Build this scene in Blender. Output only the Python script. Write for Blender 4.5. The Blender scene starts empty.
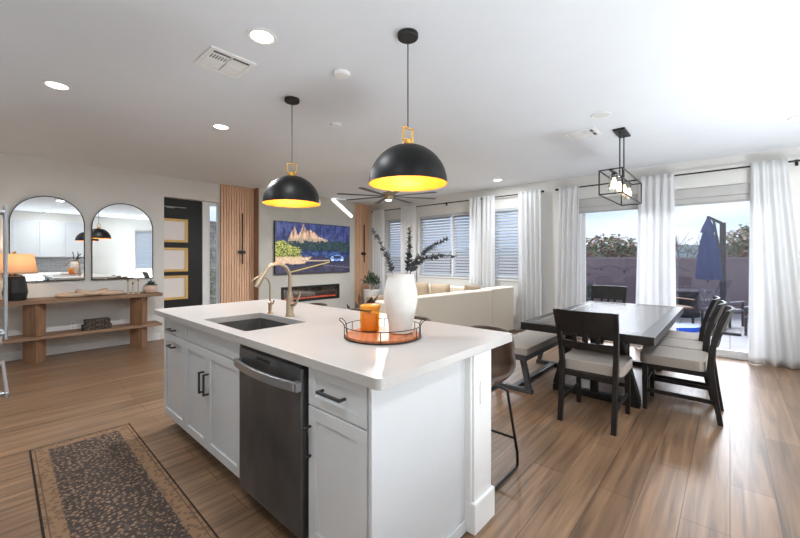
import bpy, bmesh, math, random
from mathutils import Vector, Matrix, noise
S = bpy.context.scene
COL = S.collection
PI = math.pi
rnd = random.Random(7)

# ------------------------------------------------------------------ camera
YAW = math.atan(330 / 368)
cam = bpy.data.cameras.new('camera')
cam.sensor_width = 36.0
cam.lens = 36.0 * 368 / 800
cam.shift_y = -11 / 800
cam.clip_start = 0.02
co = bpy.data.objects.new('camera', cam); COL.objects.link(co)
co.location = (0, 0, 1.33)
co.rotation_euler = (PI / 2, 0, YAW - PI / 2)
S.camera = co

# ------------------------------------------------------------------ world, sun, exposure
S.view_settings.view_transform = 'Standard'
S.view_settings.look = 'None'
S.view_settings.gamma = 1.0
S.view_settings.use_curve_mapping = False
S.view_settings.exposure = 0.58
S.cycles.use_denoising = True
S.cycles.max_bounces = 10
S.cycles.diffuse_bounces = 5
S.cycles.glossy_bounces = 5
S.cycles.transparent_max_bounces = 16
S.cycles.sample_clamp_indirect = 6.0
S.cycles.caustics_reflective = False
S.cycles.caustics_refractive = False

def lin(c):
    return tuple(((v / 255) / 12.92 if v / 255 <= .04045 else ((v / 255 + .055) / 1.055) ** 2.4) for v in c) + (1.0,)

W = bpy.data.worlds.new('sky'); S.world = W; W.use_nodes = True
nt = W.node_tree; nt.nodes.clear()
out = nt.nodes.new('ShaderNodeOutputWorld'); bg = nt.nodes.new('ShaderNodeBackground')
tc = nt.nodes.new('ShaderNodeTexCoord'); mp = nt.nodes.new('ShaderNodeMapping')
mp.inputs['Scale'].default_value = (1.5, 1.5, 7)
nz = nt.nodes.new('ShaderNodeTexNoise'); nz.inputs['Scale'].default_value = 2.2; nz.inputs['Detail'].default_value = 6
cr = nt.nodes.new('ShaderNodeValToRGB')
cr.color_ramp.elements[0].position = .35; cr.color_ramp.elements[0].color = lin((196, 217, 242))
cr.color_ramp.elements[1].position = .62; cr.color_ramp.elements[1].color = lin((246, 249, 253))
nt.links.new(tc.outputs['Generated'], mp.inputs['Vector']); nt.links.new(mp.outputs[0], nz.inputs['Vector'])
nt.links.new(nz.outputs['Fac'], cr.inputs['Fac']); nt.links.new(cr.outputs[0], bg.inputs['Color'])
bg.inputs['Strength'].default_value = .95
nt.links.new(bg.outputs[0], out.inputs['Surface'])

SUN_ENERGY, LAMP_W = 6.5, 10.0
sun = bpy.data.lights.new('sun', 'SUN'); sun.energy = SUN_ENERGY; sun.angle = math.radians(45); sun.color = (1, .97, .93)
so = bpy.data.objects.new('sun', sun); COL.objects.link(so)
so.rotation_euler = Vector((-math.cos(math.radians(38)), -.08, -math.sin(math.radians(38)))).to_track_quat('-Z', 'Y').to_euler()

# added fill lights out of frame, shining up to brighten the ceiling
for fx, fy, fe in ((4.0, -1.12, 54), (1.2, -.75, 34)):
    fl = bpy.data.lights.new('ceiling_fill', 'AREA'); fl.shape = 'DISK'; fl.size = .8; fl.energy = fe; fl.color = (.88, .95, 1.0)
    fo = bpy.data.objects.new('ceiling_fill', fl); COL.objects.link(fo); fo.location = (fx, fy, .25); fo.rotation_euler = (PI, 0, 0)

def portal(name, loc, size, rot):
    l = bpy.data.lights.new(name, 'AREA'); l.shape = 'RECTANGLE'; l.size, l.size_y = size
    l.cycles.is_portal = True
    o = bpy.data.objects.new(name, l); COL.objects.link(o); o.location = loc; o.rotation_euler = rot
portal('slider_portal', (6.75, .78, 1.05), (2.0, 2.3), (0, PI / 2, 0))
portal('window_portal', (6.75, 4.5, 1.6), (1.4, 3.7), (0, PI / 2, 0))
portal('rear_portal', (4.0, -1.85, 1.6), (1.3, 1.4), (PI / 2, 0, 0))

# ------------------------------------------------------------------ materials
MATS = {}
def mat(name, c, rough=.5, metal=0.0, var=.06, scale=12.0, bump=0.0, stretch=(1, 1, 1), emit=None, estr=0, spec=.5, coat=0, transl=0):
    if name in MATS: return MATS[name]
    m = bpy.data.materials.new(name); m.use_nodes = True
    n, l = m.node_tree.nodes, m.node_tree.links
    b = n['Principled BSDF']
    b.inputs['Roughness'].default_value = rough; b.inputs['Metallic'].default_value = metal
    b.inputs['Specular IOR Level'].default_value = spec
    if coat: b.inputs['Coat Weight'].default_value = coat
    t = n.new('ShaderNodeTexCoord'); mpn = n.new('ShaderNodeMapping'); mpn.inputs['Scale'].default_value = stretch
    tx = n.new('ShaderNodeTexNoise'); tx.inputs['Scale'].default_value = scale; tx.inputs['Detail'].default_value = 5
    r = n.new('ShaderNodeValToRGB')
    base = lin(c)
    r.color_ramp.elements[0].position = .3; r.color_ramp.elements[1].position = .7
    r.color_ramp.elements[0].color = tuple(max(0, v * (1 - var)) for v in base[:3]) + (1,)
    r.color_ramp.elements[1].color = tuple(min(1, v * (1 + var)) for v in base[:3]) + (1,)
    l.new(t.outputs['Object'], mpn.inputs[0]); l.new(mpn.outputs[0], tx.inputs['Vector']); l.new(tx.outputs['Fac'], r.inputs['Fac'])
    l.new(r.outputs[0], b.inputs['Base Color'])
    if bump:
        bp = n.new('ShaderNodeBump'); bp.inputs['Strength'].default_value = bump; bp.inputs['Distance'].default_value = .01
        l.new(tx.outputs['Fac'], bp.inputs['Height']); l.new(bp.outputs[0], b.inputs['Normal'])
    if emit:
        b.inputs['Emission Color'].default_value = lin(emit); b.inputs['Emission Strength'].default_value = estr
    if transl:
        o = n['Material Output']; ts = n.new('ShaderNodeBsdfTranslucent'); mx = n.new('ShaderNodeMixShader')
        mx.inputs[0].default_value = transl; ts.inputs['Color'].default_value = base
        l.new(b.outputs[0], mx.inputs[1]); l.new(ts.outputs[0], mx.inputs[2]); l.new(mx.outputs[0], o.inputs['Surface'])
    MATS[name] = m
    return m

def glass(name, tint, refl=.07, rough=0.0):
    m = bpy.data.materials.new(name); m.use_nodes = True
    n, l = m.node_tree.nodes, m.node_tree.links; n.remove(n['Principled BSDF'])
    tr = n.new('ShaderNodeBsdfTransparent'); tr.inputs[0].default_value = tint + (1,)
    gl = n.new('ShaderNodeBsdfGlossy'); gl.inputs['Roughness'].default_value = rough
    mx = n.new('ShaderNodeMixShader'); mx.inputs[0].default_value = refl
    l.new(tr.outputs[0], mx.inputs[1]); l.new(gl.outputs[0], mx.inputs[2]); l.new(mx.outputs[0], n['Material Output'].inputs['Surface'])
    return m

def brick(name, c1, c2, mortar, bw, rh, ms, rough, grain=None, rot=(0, 0, 0), bump=.15, offset=.37, var=.5, spec=.5):
    m = bpy.data.materials.new(name); m.use_nodes = True
    n, l = m.node_tree.nodes, m.node_tree.links; b = n['Principled BSDF']
    b.inputs['Roughness'].default_value = rough; b.inputs['Specular IOR Level'].default_value = spec
    t = n.new('ShaderNodeTexCoord'); mpn = n.new('ShaderNodeMapping'); mpn.inputs['Rotation'].default_value = rot
    br = n.new('ShaderNodeTexBrick'); br.offset = offset; br.squash = 1
    br.inputs['Scale'].default_value = 1; br.inputs['Brick Width'].default_value = bw; br.inputs['Row Height'].default_value = rh
    br.inputs['Mortar Size'].default_value = ms; br.inputs['Mortar Smooth'].default_value = .1; br.inputs['Bias'].default_value = 0
    br.inputs['Color1'].default_value = lin(c1); br.inputs['Color2'].default_value = lin(c2); br.inputs['Mortar'].default_value = lin(mortar)
    l.new(t.outputs['Object'], mpn.inputs[0]); l.new(mpn.outputs[0], br.inputs['Vector'])
    col = br.outputs['Color']
    if grain:
        g = n.new('ShaderNodeMapping'); g.inputs['Scale'].default_value = grain
        tx = n.new('ShaderNodeTexNoise'); tx.inputs['Scale'].default_value = 1; tx.inputs['Detail'].default_value = 8; tx.inputs['Distortion'].default_value = .6
        r = n.new('ShaderNodeValToRGB'); r.color_ramp.elements[0].position = .3; r.color_ramp.elements[1].position = .72
        r.color_ramp.elements[0].color = (1 - var,) * 3 + (1,); r.color_ramp.elements[1].color = (1.25, 1.25, 1.25, 1)
        mm = n.new('ShaderNodeMix'); mm.data_type = 'RGBA'; mm.blend_type = 'MULTIPLY'; mm.inputs['Factor'].default_value = 1
        l.new(mpn.outputs[0], g.inputs[0]); l.new(g.outputs[0], tx.inputs['Vector']); l.new(tx.outputs['Fac'], r.inputs['Fac'])
        l.new(col, mm.inputs['A']); l.new(r.outputs[0], mm.inputs['B']); col = mm.outputs['Result']
    l.new(col, b.inputs['Base Color'])
    if bump:
        bp = n.new('ShaderNodeBump'); bp.inputs['Strength'].default_value = bump; bp.inputs['Distance'].default_value = .004; bp.invert = True
        l.new(br.outputs['Fac'], bp.inputs['Height']); l.new(bp.outputs[0], b.inputs['Normal'])
    return m

WALL = mat('wall_paint', (224, 222, 217), .85, var=.015, scale=3)
CEIL = mat('ceiling_paint', (230, 234, 239), .9, var=.01, scale=3)
TRIM = mat('trim_white', (238, 238, 237), .5, var=.01)
CAB = mat('cabinet_white', (208, 210, 212), .42, var=.01)
FLOOR = brick('plank_floor', (146, 115, 88), (125, 97, 73), (92, 70, 54), 1.45, .19, .0022, .34, grain=(1.3, 24, 1), var=.52)
GUN = mat('gunmetal', (74, 74, 76), .38, .8)
BLACK = mat('black_metal', (26, 26, 27), .4, .3)
MATBLACK = mat('matte_black', (24, 24, 25), .55)
STEEL = mat('stainless', (176, 178, 180), .3, .9, var=.05, stretch=(1, 1, 30))
NICKEL = mat('brushed_nickel', (176, 158, 134), .34, .9)
BRASS = mat('brass', (206, 158, 78), .28, .95)
WHITEPL = mat('white_plastic', (240, 240, 238), .45, var=.01)
CURT = mat('curtain_cloth', (246, 246, 246), .9, var=.02, scale=60, transl=.45, stretch=(1, 1, .1))
WGLASS = glass('window_glass', (.90, .94, 1.0), .05)
MIRROR = mat('mirror_silver', (236, 238, 238), .01, 1.0, var=.003)

# ------------------------------------------------------------------ mesh helpers
class MB:
    def __init__(s): s.b = bmesh.new()
    def box(s, x0, x1, y0, y1, z0, z1, M=None):
        v = [s.b.verts.new((x, y, z)) for x in (x0, x1) for y in (y0, y1) for z in (z0, z1)]
        if M is not None:
            for q in v: q.co = M @ q.co
        for f in ((0, 1, 3, 2), (4, 6, 7, 5), (0, 4, 5, 1), (2, 3, 7, 6), (0, 2, 6, 4), (1, 5, 7, 3)):
            s.b.faces.new([v[i] for i in f])
        return s
    def bar(s, p, q, w, h, up=(0, 0, 1)):
        p, q = Vector(p), Vector(q); d = q - p; L = d.length; d.normalize(); u = Vector(up)
        if abs(d.dot(u)) > .95: u = Vector((1, 0, 0))
        r = d.cross(u).normalized(); u = r.cross(d)
        M = Matrix((r, d, u)).transposed().to_4x4(); M.translation = p
        return s.box(-w / 2, w / 2, 0, L, -h / 2, h / 2, M)
    def ring(s, pts): return [s.b.verts.new(p) for p in pts]
    def skin(s, rings, cap0=True, cap1=True, closed=True):
        for a, b in zip(rings, rings[1:]):
            n = len(a)
            for i in range(n if closed else n - 1):
                j = (i + 1) % n
                try: s.b.faces.new((a[i], a[j], b[j], b[i]))
                except ValueError: pass
        if closed and cap0: s.b.faces.new(list(reversed(rings[0])))
        if closed and cap1: s.b.faces.new(rings[-1])
        return s
    def lathe(s, prof, n=32, c=(0, 0, 0), cap0=True, cap1=True, fold=None):
        R = []
        for r, z in prof:
            R.append(s.ring([(c[0] + r * (1 if not fold else fold(2 * PI * i / n, z)) * math.cos(2 * PI * i / n),
                              c[1] + r * (1 if not fold else fold(2 * PI * i / n, z)) * math.sin(2 * PI * i / n), c[2] + z) for i in range(n)]))
        return s.skin(R, cap0, cap1)
    def tube(s, pts, r, n=10, closed=False):
        P = [Vector(p) for p in pts]; R = []; rr = r if isinstance(r, (list, tuple)) else [r] * len(P)
        u = None
        for i, p in enumerate(P):
            a = P[i - 1] if (i > 0 or closed) else p; b = P[(i + 1) % len(P)] if (i < len(P) - 1 or closed) else p
            d = (b - a).normalized()
            if u is None: u = d.orthogonal().normalized()
            u = (u - d * u.dot(d)).normalized(); w = d.cross(u)
            R.append(s.ring([p + (u * math.cos(2 * PI * k / n) + w * math.sin(2 * PI * k / n)) * rr[i] for k in range(n)]))
        if closed:
            R.append(R[0]); return s.skin(R, False, False)
        return s.skin(R)
    def poly(s, outer, holes, z0, z1, M=None):          # 2D outline with holes, extruded z0..z1
        edges = []
        for lp in [outer] + list(holes):
            v = [s.b.verts.new((x, y, z0)) for x, y in lp]
            edges += [s.b.edges.new((v[i], v[(i + 1) % len(v)])) for i in range(len(v))]
        g = bmesh.ops.triangle_fill(s.b, edges=edges, use_beauty=True)
        fs = [f for f in g['geom'] if isinstance(f, bmesh.types.BMFace)]
        e = bmesh.ops.extrude_face_region(s.b, geom=fs)
        nv = [q for q in e['geom'] if isinstance(q, bmesh.types.BMVert)]
        for q in nv: q.co.z = z1
        if M is not None:
            al = set(nv)
            for f in fs: al.update(f.verts)
            for q in al: q.co = M @ q.co
        return s
    def leaf(s, p, d, L, w, up=(0, 0, 1)):
        p, d = Vector(p), Vector(d).normalized(); r = d.cross(Vector(up))
        r = (r if r.length > .05 else Vector((1, 0, 0))).normalized() * w
        n = r.cross(d).normalized() * w * .35
        v = [s.b.verts.new(q) for q in (p, p + d * L * .5 + r + n, p + d * L, p + d * L * .5 - r + n)]
        s.b.faces.new(v); return s
    def round_leaf(s, p, d, L, w, up=(0, 0, 1)):
        p, d = Vector(p), Vector(d).normalized(); r = d.cross(Vector(up))
        r = (r if r.length > .05 else Vector((1, 0, 0))).normalized(); n = r.cross(d).normalized()
        v = [s.b.verts.new(p + d * L * a + r * w * b + n * w * c) for a, b, c in ((0, 0, 0), (.25, .8, .25), (.6, 1, .3), (.9, .6, .15), (1, 0, 0), (.9, -.6, .15), (.6, -1, .3), (.25, -.8, .25))]
        s.b.faces.new(v); return s
    def build(s, name, m, parent=None, loc=(0, 0, 0), bevel=0, smooth=False, solid=0, sub=0, seg=2, ang=.6):
        bmesh.ops.recalc_face_normals(s.b, faces=s.b.faces)
        me = bpy.data.meshes.new(name); s.b.to_mesh(me); s.b.free(); me.materials.append(m)
        o = bpy.data.objects.new(name, me); COL.objects.link(o); o.location = loc
        if parent: o.parent = parent
        if solid:
            q = o.modifiers.new('thickness', 'SOLIDIFY'); q.thickness = solid; q.offset = 0
        if bevel:
            q = o.modifiers.new('bevel', 'BEVEL'); q.width = bevel; q.segments = seg; q.limit_method = 'ANGLE'; q.angle_limit = ang
        if sub:
            q = o.modifiers.new('sub', 'SUBSURF'); q.levels = q.render_levels = sub
        if smooth:
            for p in me.polygons: p.use_smooth = True
            try: me.set_sharp_from_angle(angle=.7)
            except Exception: pass
        return o

def tag(o, label=None, cat=None, group=None, kind=None):
    if label: o['label'] = label
    if cat: o['category'] = cat
    if group: o['group'] = group
    if kind: o['kind'] = kind
    return o
def thing(name, label, cat, loc=(0, 0, 0), rz=0, group=None, kind=None):
    o = bpy.data.objects.new(name, None); COL.objects.link(o); o.location = loc; o.rotation_euler = (0, 0, rz); o.empty_display_size = .05
    return tag(o, label, cat, group, kind)
def kids(o): return [c for c in bpy.data.objects if c.parent == o]
def dup(o, loc=None, rz=None, label=None, parent=None):
    c = o.copy(); COL.objects.link(c)
    if parent: c.parent = parent
    for ch in kids(o): dup(ch, parent=c)
    if loc is not None: c.location = loc
    if rz is not None: c.rotation_euler = (0, 0, rz)
    if label: c['label'] = label
    return c
def struct(o): o['kind'] = 'structure'; return o
def rrect(x0, x1, y0, y1, r, n=5):
    P = []
    for cx, cy, a in ((x1 - r, y1 - r, 0), (x0 + r, y1 - r, 90), (x0 + r, y0 + r, 180), (x1 - r, y0 + r, 270)):
        for k in range(n + 1):
            t = math.radians(a + 90 * k / n); P.append((cx + r * math.cos(t), cy + r * math.sin(t)))
    return P
def rect(x0, x1, y0, y1): return [(x0, y0), (x1, y0), (x1, y1), (x0, y1)]
# local (a, z, t) frames: wall in plane Y=c (a = X) or plane X=c (a = Y)
def MY(c): return Matrix(((1, 0, 0, 0), (0, 0, 1, c), (0, 1, 0, 0), (0, 0, 0, 1)))
def MX(c): return Matrix(((0, 0, 1, c), (1, 0, 0, 0), (0, 1, 0, 0), (0, 0, 0, 1)))

# ------------------------------------------------------------------ room shell
YW, XW, YB, XL, C = 6.94, 6.52, -1.6, -.85, 2.68
WIN = [(5.66, 6.26), (3.72, 5.24), (2.76, 3.42)]     # Y ranges of the three blind windows on the right wall
WZ = (.93, 2.27)
DY = (-.42, 1.90); DZ = 2.30
struct(MB().box(XL - .12, XW + .12, YB - .12, YW + .3, -.12, 0).build('floor', FLOOR))
struct(MB().box(XL - .12, XW + .12, YB - .12, YW + .14, C, C + .12).build('ceiling', CEIL))
struct(MB().poly([(XL, 0), (1.917, 0), (1.917, 2.347), (2.80, 2.347), (2.80, 0), (XW, 0), (XW, C), (XL, C)], [], 0, .14, MY(YW)).build('wall_left', WALL))
o = [(YB, 0), (DY[0], 0), (DY[0], DZ), (DY[1], DZ), (DY[1], 0), (YW + .14, 0), (YW + .14, C), (YB, C)]
struct(MB().poly(o, [rect(a, b, *WZ) for a, b in WIN], 0, .14, MX(XW)).build('wall_right', WALL))
struct(MB().poly(rect(XL, XW, 0, C), [rect(3.38, 4.6, .93, 2.29)], -.12, 0, MY(YB)).build('wall_back', WALL))
struct(MB().box(XL - .12, XL, YB - .12, YW + .14, 0, C).build('wall_kitchen', WALL))
FX0, FX1, FY = 3.446, 5.85, 6.72
PLASTER = mat('grey_plaster', (196, 194, 186), .75, var=.09, scale=1.6, bump=.05)
struct(MB().poly(rect(FX0, FX1, 0, C - .001), [rect(3.93, 5.37, .435, .72)], 0, YW - FY - .001, MY(FY)).build('wall_fireplace', PLASTER))
struct(MB().box(3.90, 5.40, FY + .13, FY + .14, .40, .75).build('trim_1', MATBLACK))
# baseboards
def base(name, mb): return struct(mb.build(name, TRIM, bevel=.004))
base('baseboard_left', MB().box(XL, 1.86, YW - .015, YW - .001, 0, .11))
base('baseboard_right', MB().box(XW - .015, XW - .001, 1.98, YW - .2, 0, .11).box(XW - .015, XW - .001, YB, -.5, 0, .11))
base('baseboard_back', MB().box(2.2, XW - .02, YB + .001, YB + .015, 0, .11))
# windows
def window(n, y0, y1, mull=None):
    w = thing('window_%d' % n, None, None, (XW, (y0 + y1) / 2, WZ[0]), kind='structure'); h = (y1 - y0) / 2; H = WZ[1] - WZ[0]
    holes = [rect(-h + .05, h - .05, .05, H - .05)] if mull is None else [rect(-h + .05, mull - .035, .05, H - .05), rect(mull + .035, h - .05, .05, H - .05)]
    MB().poly(rect(-h + .001, h - .001, .001, H - .001), holes, .035, .10, MX(0)).build('window_frame', TRIM, w, bevel=.004)
    MB().box(.06, .066, -h + .045, h - .045, .045, H - .045).build('pane', WGLASS, w)
    MB().box(-.035, .034, -h - .03, h + .03, -.025, 0).build('window_sill', TRIM, w, bevel=.004)
    return w
window(1, *WIN[0]); window(2, *WIN[1], mull=4.375 - 4.48); window(3, *WIN[2])
# sliding glass door
d = thing('door_1', None, None, (XW, .74, 0), kind='structure')
H = DZ - .004; HS = 2.06; h = 1.16
MB().poly(rect(-h + .001, h - .001, .001, H), [rect(-h + .05, h - .05, .03, H - .05)], .04, .135, MX(0)).build('door_frame', TRIM, d, bevel=.004)
for a, b, x in ((-h + .05, .06, .055), (-.02, h - .05, .095)):
    p = MB().poly(rect(a, b, .031, H - .051), [rect(a + .06, b - .06, .10, H - .12)], x, x + .035, MX(0)).build('sliding_panel', TRIM, d, bevel=.004)
    MB().box(x + .015, x + .02, a + .055, b - .055, .095, H - .115).build('pane', WGLASS, p)
MB().box(.02, .05, -.05, -.03, .95, 1.2).build('door_handle', WHITEPL, d, bevel=.004)
# trim band above the slider
SHADE = mat('shade_fabric', (186, 184, 181), .8, var=.03)
rs = thing('roller_shade', 'light grey roller shade rolled up above the sliding glass door', 'window shade', (XW, .74, HS))
MB().box(-.02, .034, -h + .005, h - .005, .10, .235).build('cassette', SHADE, rs, bevel=.01)
MB().box(.0, .03, -h + .02, h - .02, .03, .10).build('fabric', SHADE, rs, bevel=.004)
MB().box(-.008, .032, -h + .01, h - .01, .005, .03).build('bottom_rail', mat('shade_rail', (170, 168, 166), .5), rs, bevel=.004)
# rear window (seen in the mirror)
w = thing('window_4', None, None, (3.99, YB, .93), kind='structure')
MB().poly(rect(-.609, .609, .001, 1.359), [rect(-.55, .55, .05, 1.31)], -.10, -.04, MY(0)).build('window_frame', TRIM, w, bevel=.004)
MB().box(-.56, .56, -.07, -.064, .04, 1.32).build('pane', WGLASS, w)

# blinds
BLINDM = mat('blind_slat', (186, 190, 196), .5, var=.01, transl=.12)
def blind(label, loc, wdt, hgt, axis):
    """axis 'Y': slats run along Y on the right wall; 'X': along X on the back wall."""
    t = thing('window_blind', label, 'window blind', loc, 0 if axis == 'Y' else -PI / 2, 'white slatted window blinds')
    h = wdt / 2
    MB().box(-.028, .028, -h, h, hgt - .05, hgt).build('headrail', BLINDM, t, bevel=.004)
    m = MB(); n = int((hgt - .09) / .058); pitch = (hgt - .09) / n; a = math.radians(44)
    for k in range(n):
        z = .045 + pitch * (k + .5)
        M = Matrix.Translation((0, 0, z)) @ Matrix.Rotation(-a, 4, 'Y')
        m.box(-.032, .032, -h + .004, h - .004, -.0016, .0016, M)
    m.build('slats', BLINDM, t)
    MB().box(-.02, .02, -h, h, .008, .032).build('bottom_rail', BLINDM, t, bevel=.004)
    for s in (-.6, .6): MB().tube([(-.03, h * s, .03), (-.03, h * s, hgt - .05)], .0015, 5).build('cord', BLINDM, t)
blind('white slatted blind in the narrow window nearest the fireplace wall', (XW + .0, 5.96, WZ[0] + .003), .585, 1.33, 'Y')
blind('white slatted blind filling the left half of the double window', (XW + .0, 4.82, WZ[0] + .003), .83, 1.33, 'Y')
blind('white slatted blind filling the right half of the double window', (XW + .0, 4.04, WZ[0] + .003), .62, 1.33, 'Y')
blind('white slatted blind in the single window to the right of the double window', (XW + .0, 3.09, WZ[0] + .003), .645, 1.33, 'Y')
blind('white slatted blind in the back wall window, seen in the right mirror', (3.99, YB - .01, .935), 1.19, 1.345, 'X')

# front door with sidelight
d = thing('door_2', None, None, (2.1, 7.12, 0), kind='structure')
BDOOR = mat('black_door', (13, 13, 14), .5, var=.25, scale=3, stretch=(1, 1, 40))
AMBER = mat('amber_wood_trim', (226, 186, 112), .5)
FROST = mat('frosted_glass', (240, 234, 230), .4, var=.02, transl=.6)
PZ = [(1.60, 2.006), (1.094, 1.507), (.614, 1.027)]
holes = [rect(-.30, .235, a, b) for a, b in PZ]
slab = MB().poly(rect(-.47, .47, .005, 2.44), holes, 0, .045, MY(0)).build('door_slab', BDOOR, d)
for a, b in PZ:
    f = MB().poly(rect(-.299, .234, a + .001, b - .001), [rect(-.255, .19, a + .04, b - .04)], -.012, .03, MY(0)).build('pane_trim', AMBER, slab, bevel=.004)
    MB().box(-.26, .195, .012, .02, a + .035, b - .035).build('pane', FROST, slab)
MB().box(-.30, .20, -.022, -.002, 2.20, 2.212).box(-.10, .02, -.028, -.002, 2.185, 2.20).build('steel_strip', STEEL, d, bevel=.004)  # thin steel strip and small block near the top of the door
MB().poly(rect(.475, .86, 0, 2.46), [rect(.60, .745, .12, 2.30)], -.01, .06, MY(0)).box(-.6, -.475, -.01, .06, 0, 2.46).build('door_frame', TRIM, d, bevel=.004)
MB().box(.595, .75, .02, .026, .115, 2.305).build('pane', WGLASS, d)

# ------------------------------------------------------------------ outdoors
GZ = -.06
PAVE = brick('patio_pavers', (172, 168, 168), (160, 156, 158), (126, 122, 124), .6, .4, .01, .85, bump=.1)
struct(MB().box(XW + .15, 12.4, -6, 10, GZ - .1, GZ).build('patio', PAVE))
struct(MB().box(-3, 6.5, YW + .31, 14, GZ - .1, GZ).build('porch_floor', PAVE))
BLOCK = brick('block_wall', (146, 126, 132), (134, 116, 122), (116, 100, 106), .4, .2, .008, .9, rot=(PI / 2, 0, PI / 2), bump=.3, offset=.5)
struct(MB().box(12.4, 12.6, -7, 14, GZ - .1, 1.30).box(12.36, 12.64, -7, 14, 1.30, 1.35).build('wall_garden', BLOCK))
struct(MB().box(12.6, 90, -60, 70, GZ - .3, GZ - .2).build('ground', mat('dry_ground', (170, 160, 140), .95)))
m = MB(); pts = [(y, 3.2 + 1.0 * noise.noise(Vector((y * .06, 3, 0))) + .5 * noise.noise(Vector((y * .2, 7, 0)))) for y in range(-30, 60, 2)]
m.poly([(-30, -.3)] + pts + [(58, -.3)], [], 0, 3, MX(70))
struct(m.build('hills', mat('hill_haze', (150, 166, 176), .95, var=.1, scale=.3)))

LEAFG = mat('leaf_green', (112, 126, 94), .8, var=.35, scale=3)
LEAFR = mat('leaf_rust', (158, 124, 106), .8, var=.3, scale=3)
LEAFD = mat('leaf_dark', (58, 74, 56), .6, var=.4, scale=8)
BARK = mat('bark', (104, 88, 76), .9, var=.3)
def tree(label, x, y, z, rx, rz, mats, n=900, ls=.12, sparse=False):
    t = thing('garden_tree', label, 'tree', (x, y, GZ), group='trees beyond the garden wall')
    z -= GZ; r = random.Random(int(x * 100 + y * 10))
    m = MB().tube([(0, 0, -.1), (.05, .02, z * .5), (0, 0, z)], [.09, .07, .04], 8)
    for k in range(14):
        a, b = r.uniform(0, 2 * PI), r.uniform(.1, 1.0); q = Vector((math.cos(a) * rx * .85, math.sin(a) * rx * .85, z + rz * b * .7))
        m.tube([(0, 0, z * .75), (q.x * .4, q.y * .4, z * .95), tuple(q)], [.035, .02, .006], 6)
        if sparse:
            for j in range(6):
                e = q + Vector((r.uniform(-.4, .4), r.uniform(-.4, .4), r.uniform(-.1, .5))); m.tube([tuple(q * .8 + Vector((0, 0, z * .2))), tuple(e)], [.012, .004], 4)
    m.build('trunk', BARK, t)
    for mt in mats:
        m = MB()
        for k in range(n):
            while True:
                p = Vector((r.uniform(-1, 1), r.uniform(-1, 1), r.uniform(-1, 1)))
                if .35 < p.length < 1 and noise.noise(p * 2.1 + Vector((x, y, 0))) > -.5: break
            p = Vector((p.x * rx, p.y * rx, z + p.z * rz))
            m.leaf(p, (r.uniform(-1, 1), r.uniform(-1, 1), r.uniform(-1, .6)), ls * r.uniform(.7, 1.4), ls * .38)
        m.build('foliage', mt, t)
tree('rounded rust and green tree behind the garden wall, seen left of the middle curtain', 14.2, 3.15, 1.32, 1.25, .80, (LEAFR, LEAFG), 1500, .14)
tree('green and orange tree behind the wall to the right of the blue umbrella', 14.9, -.75, 1.42, 1.2, .95, (LEAFG, LEAFR), 1500, .14)
tree('thin bare-branched tree behind the garden wall to the left of the blue umbrella', 14.0, 1.05, 1.25, .6, .75, (LEAFG,), 130, .1, True)
# small plant at the wall foot
t = thing('garden_shrub', 'small dark green shrub in front of the garden wall near the left door edge', 'shrub', (11.5, 3.15, GZ))
m = MB()
for k in range(240):
    p = Vector((rnd.gauss(0, .16), rnd.gauss(0, .16), abs(rnd.gauss(.35, .2)))); m.leaf(p, (p.x, p.y, .3), .12, .035)
m.build('foliage', LEAFD, t); MB().tube([(0, 0, 0), (0, 0, .5)], .015, 6).build('stem', BARK, t)
# string lights
t = thing('string_light', 'dark string of light bulbs draped along the garden wall', 'string lights', (12.33, 3.0, 1.0))
P = [(0, -2.2 + .1 * k, .12 * abs(math.sin(k * .42)) - .02) for k in range(48)]
MB().tube(P, .008, 5).build('cable', MATBLACK, t)
for k in range(3, 48, 6): MB().lathe([(.012, 0), (.03, -.04), (.025, -.08), (.005, -.1)], 8, P[k]).build('bulb', mat('bulb_glass', (80, 74, 70), .2), t)
# patio umbrella
NAVY = mat('navy_canvas', (36, 50, 96), .85, var=.2, scale=20)
DMET = mat('dark_bronze', (52, 50, 54), .5, .4)
t = thing('patio_umbrella', 'closed navy blue cantilever umbrella hanging from a dark post on the patio', 'umbrella', (8.8, .30, GZ))
fold = lambda a, z: 1 + .24 * math.sin(7 * a) * min(1, max(0, (2.0 - z) * 1.2))
MB().lathe([(.15, 1.00), (.165, 1.05), (.145, 1.4), (.11, 1.72), (.075, 1.88), (.06, 1.95)], 64, fold=fold, cap0=False).build('canopy', NAVY, t, smooth=True)
MB().lathe([(.115, 1.86), (.09, 1.95), (.045, 2.06), (.012, 2.14)], 32).build('vent_cap', NAVY, t, smooth=True)
MB().lathe([(.02, .95), (.02, 1.05), (.02, 2.15), (.01, 2.16)], 12).build('hub_pole', DMET, t)
MB().box(.305, .395, -.245, -.155, .051, 2.05).build('mast', DMET, t, bevel=.008)
MB().bar((.35, -.2, 2.03), (0, 0, 2.14), .03, .04).bar((.35, -.2, 1.2), (.12, -.07, 2.12), .035, .035).build('arm', DMET, t)
MB().box(.1, .6, -.45, .05, 0, .05).build('base_plate', DMET, t, bevel=.01)
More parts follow.
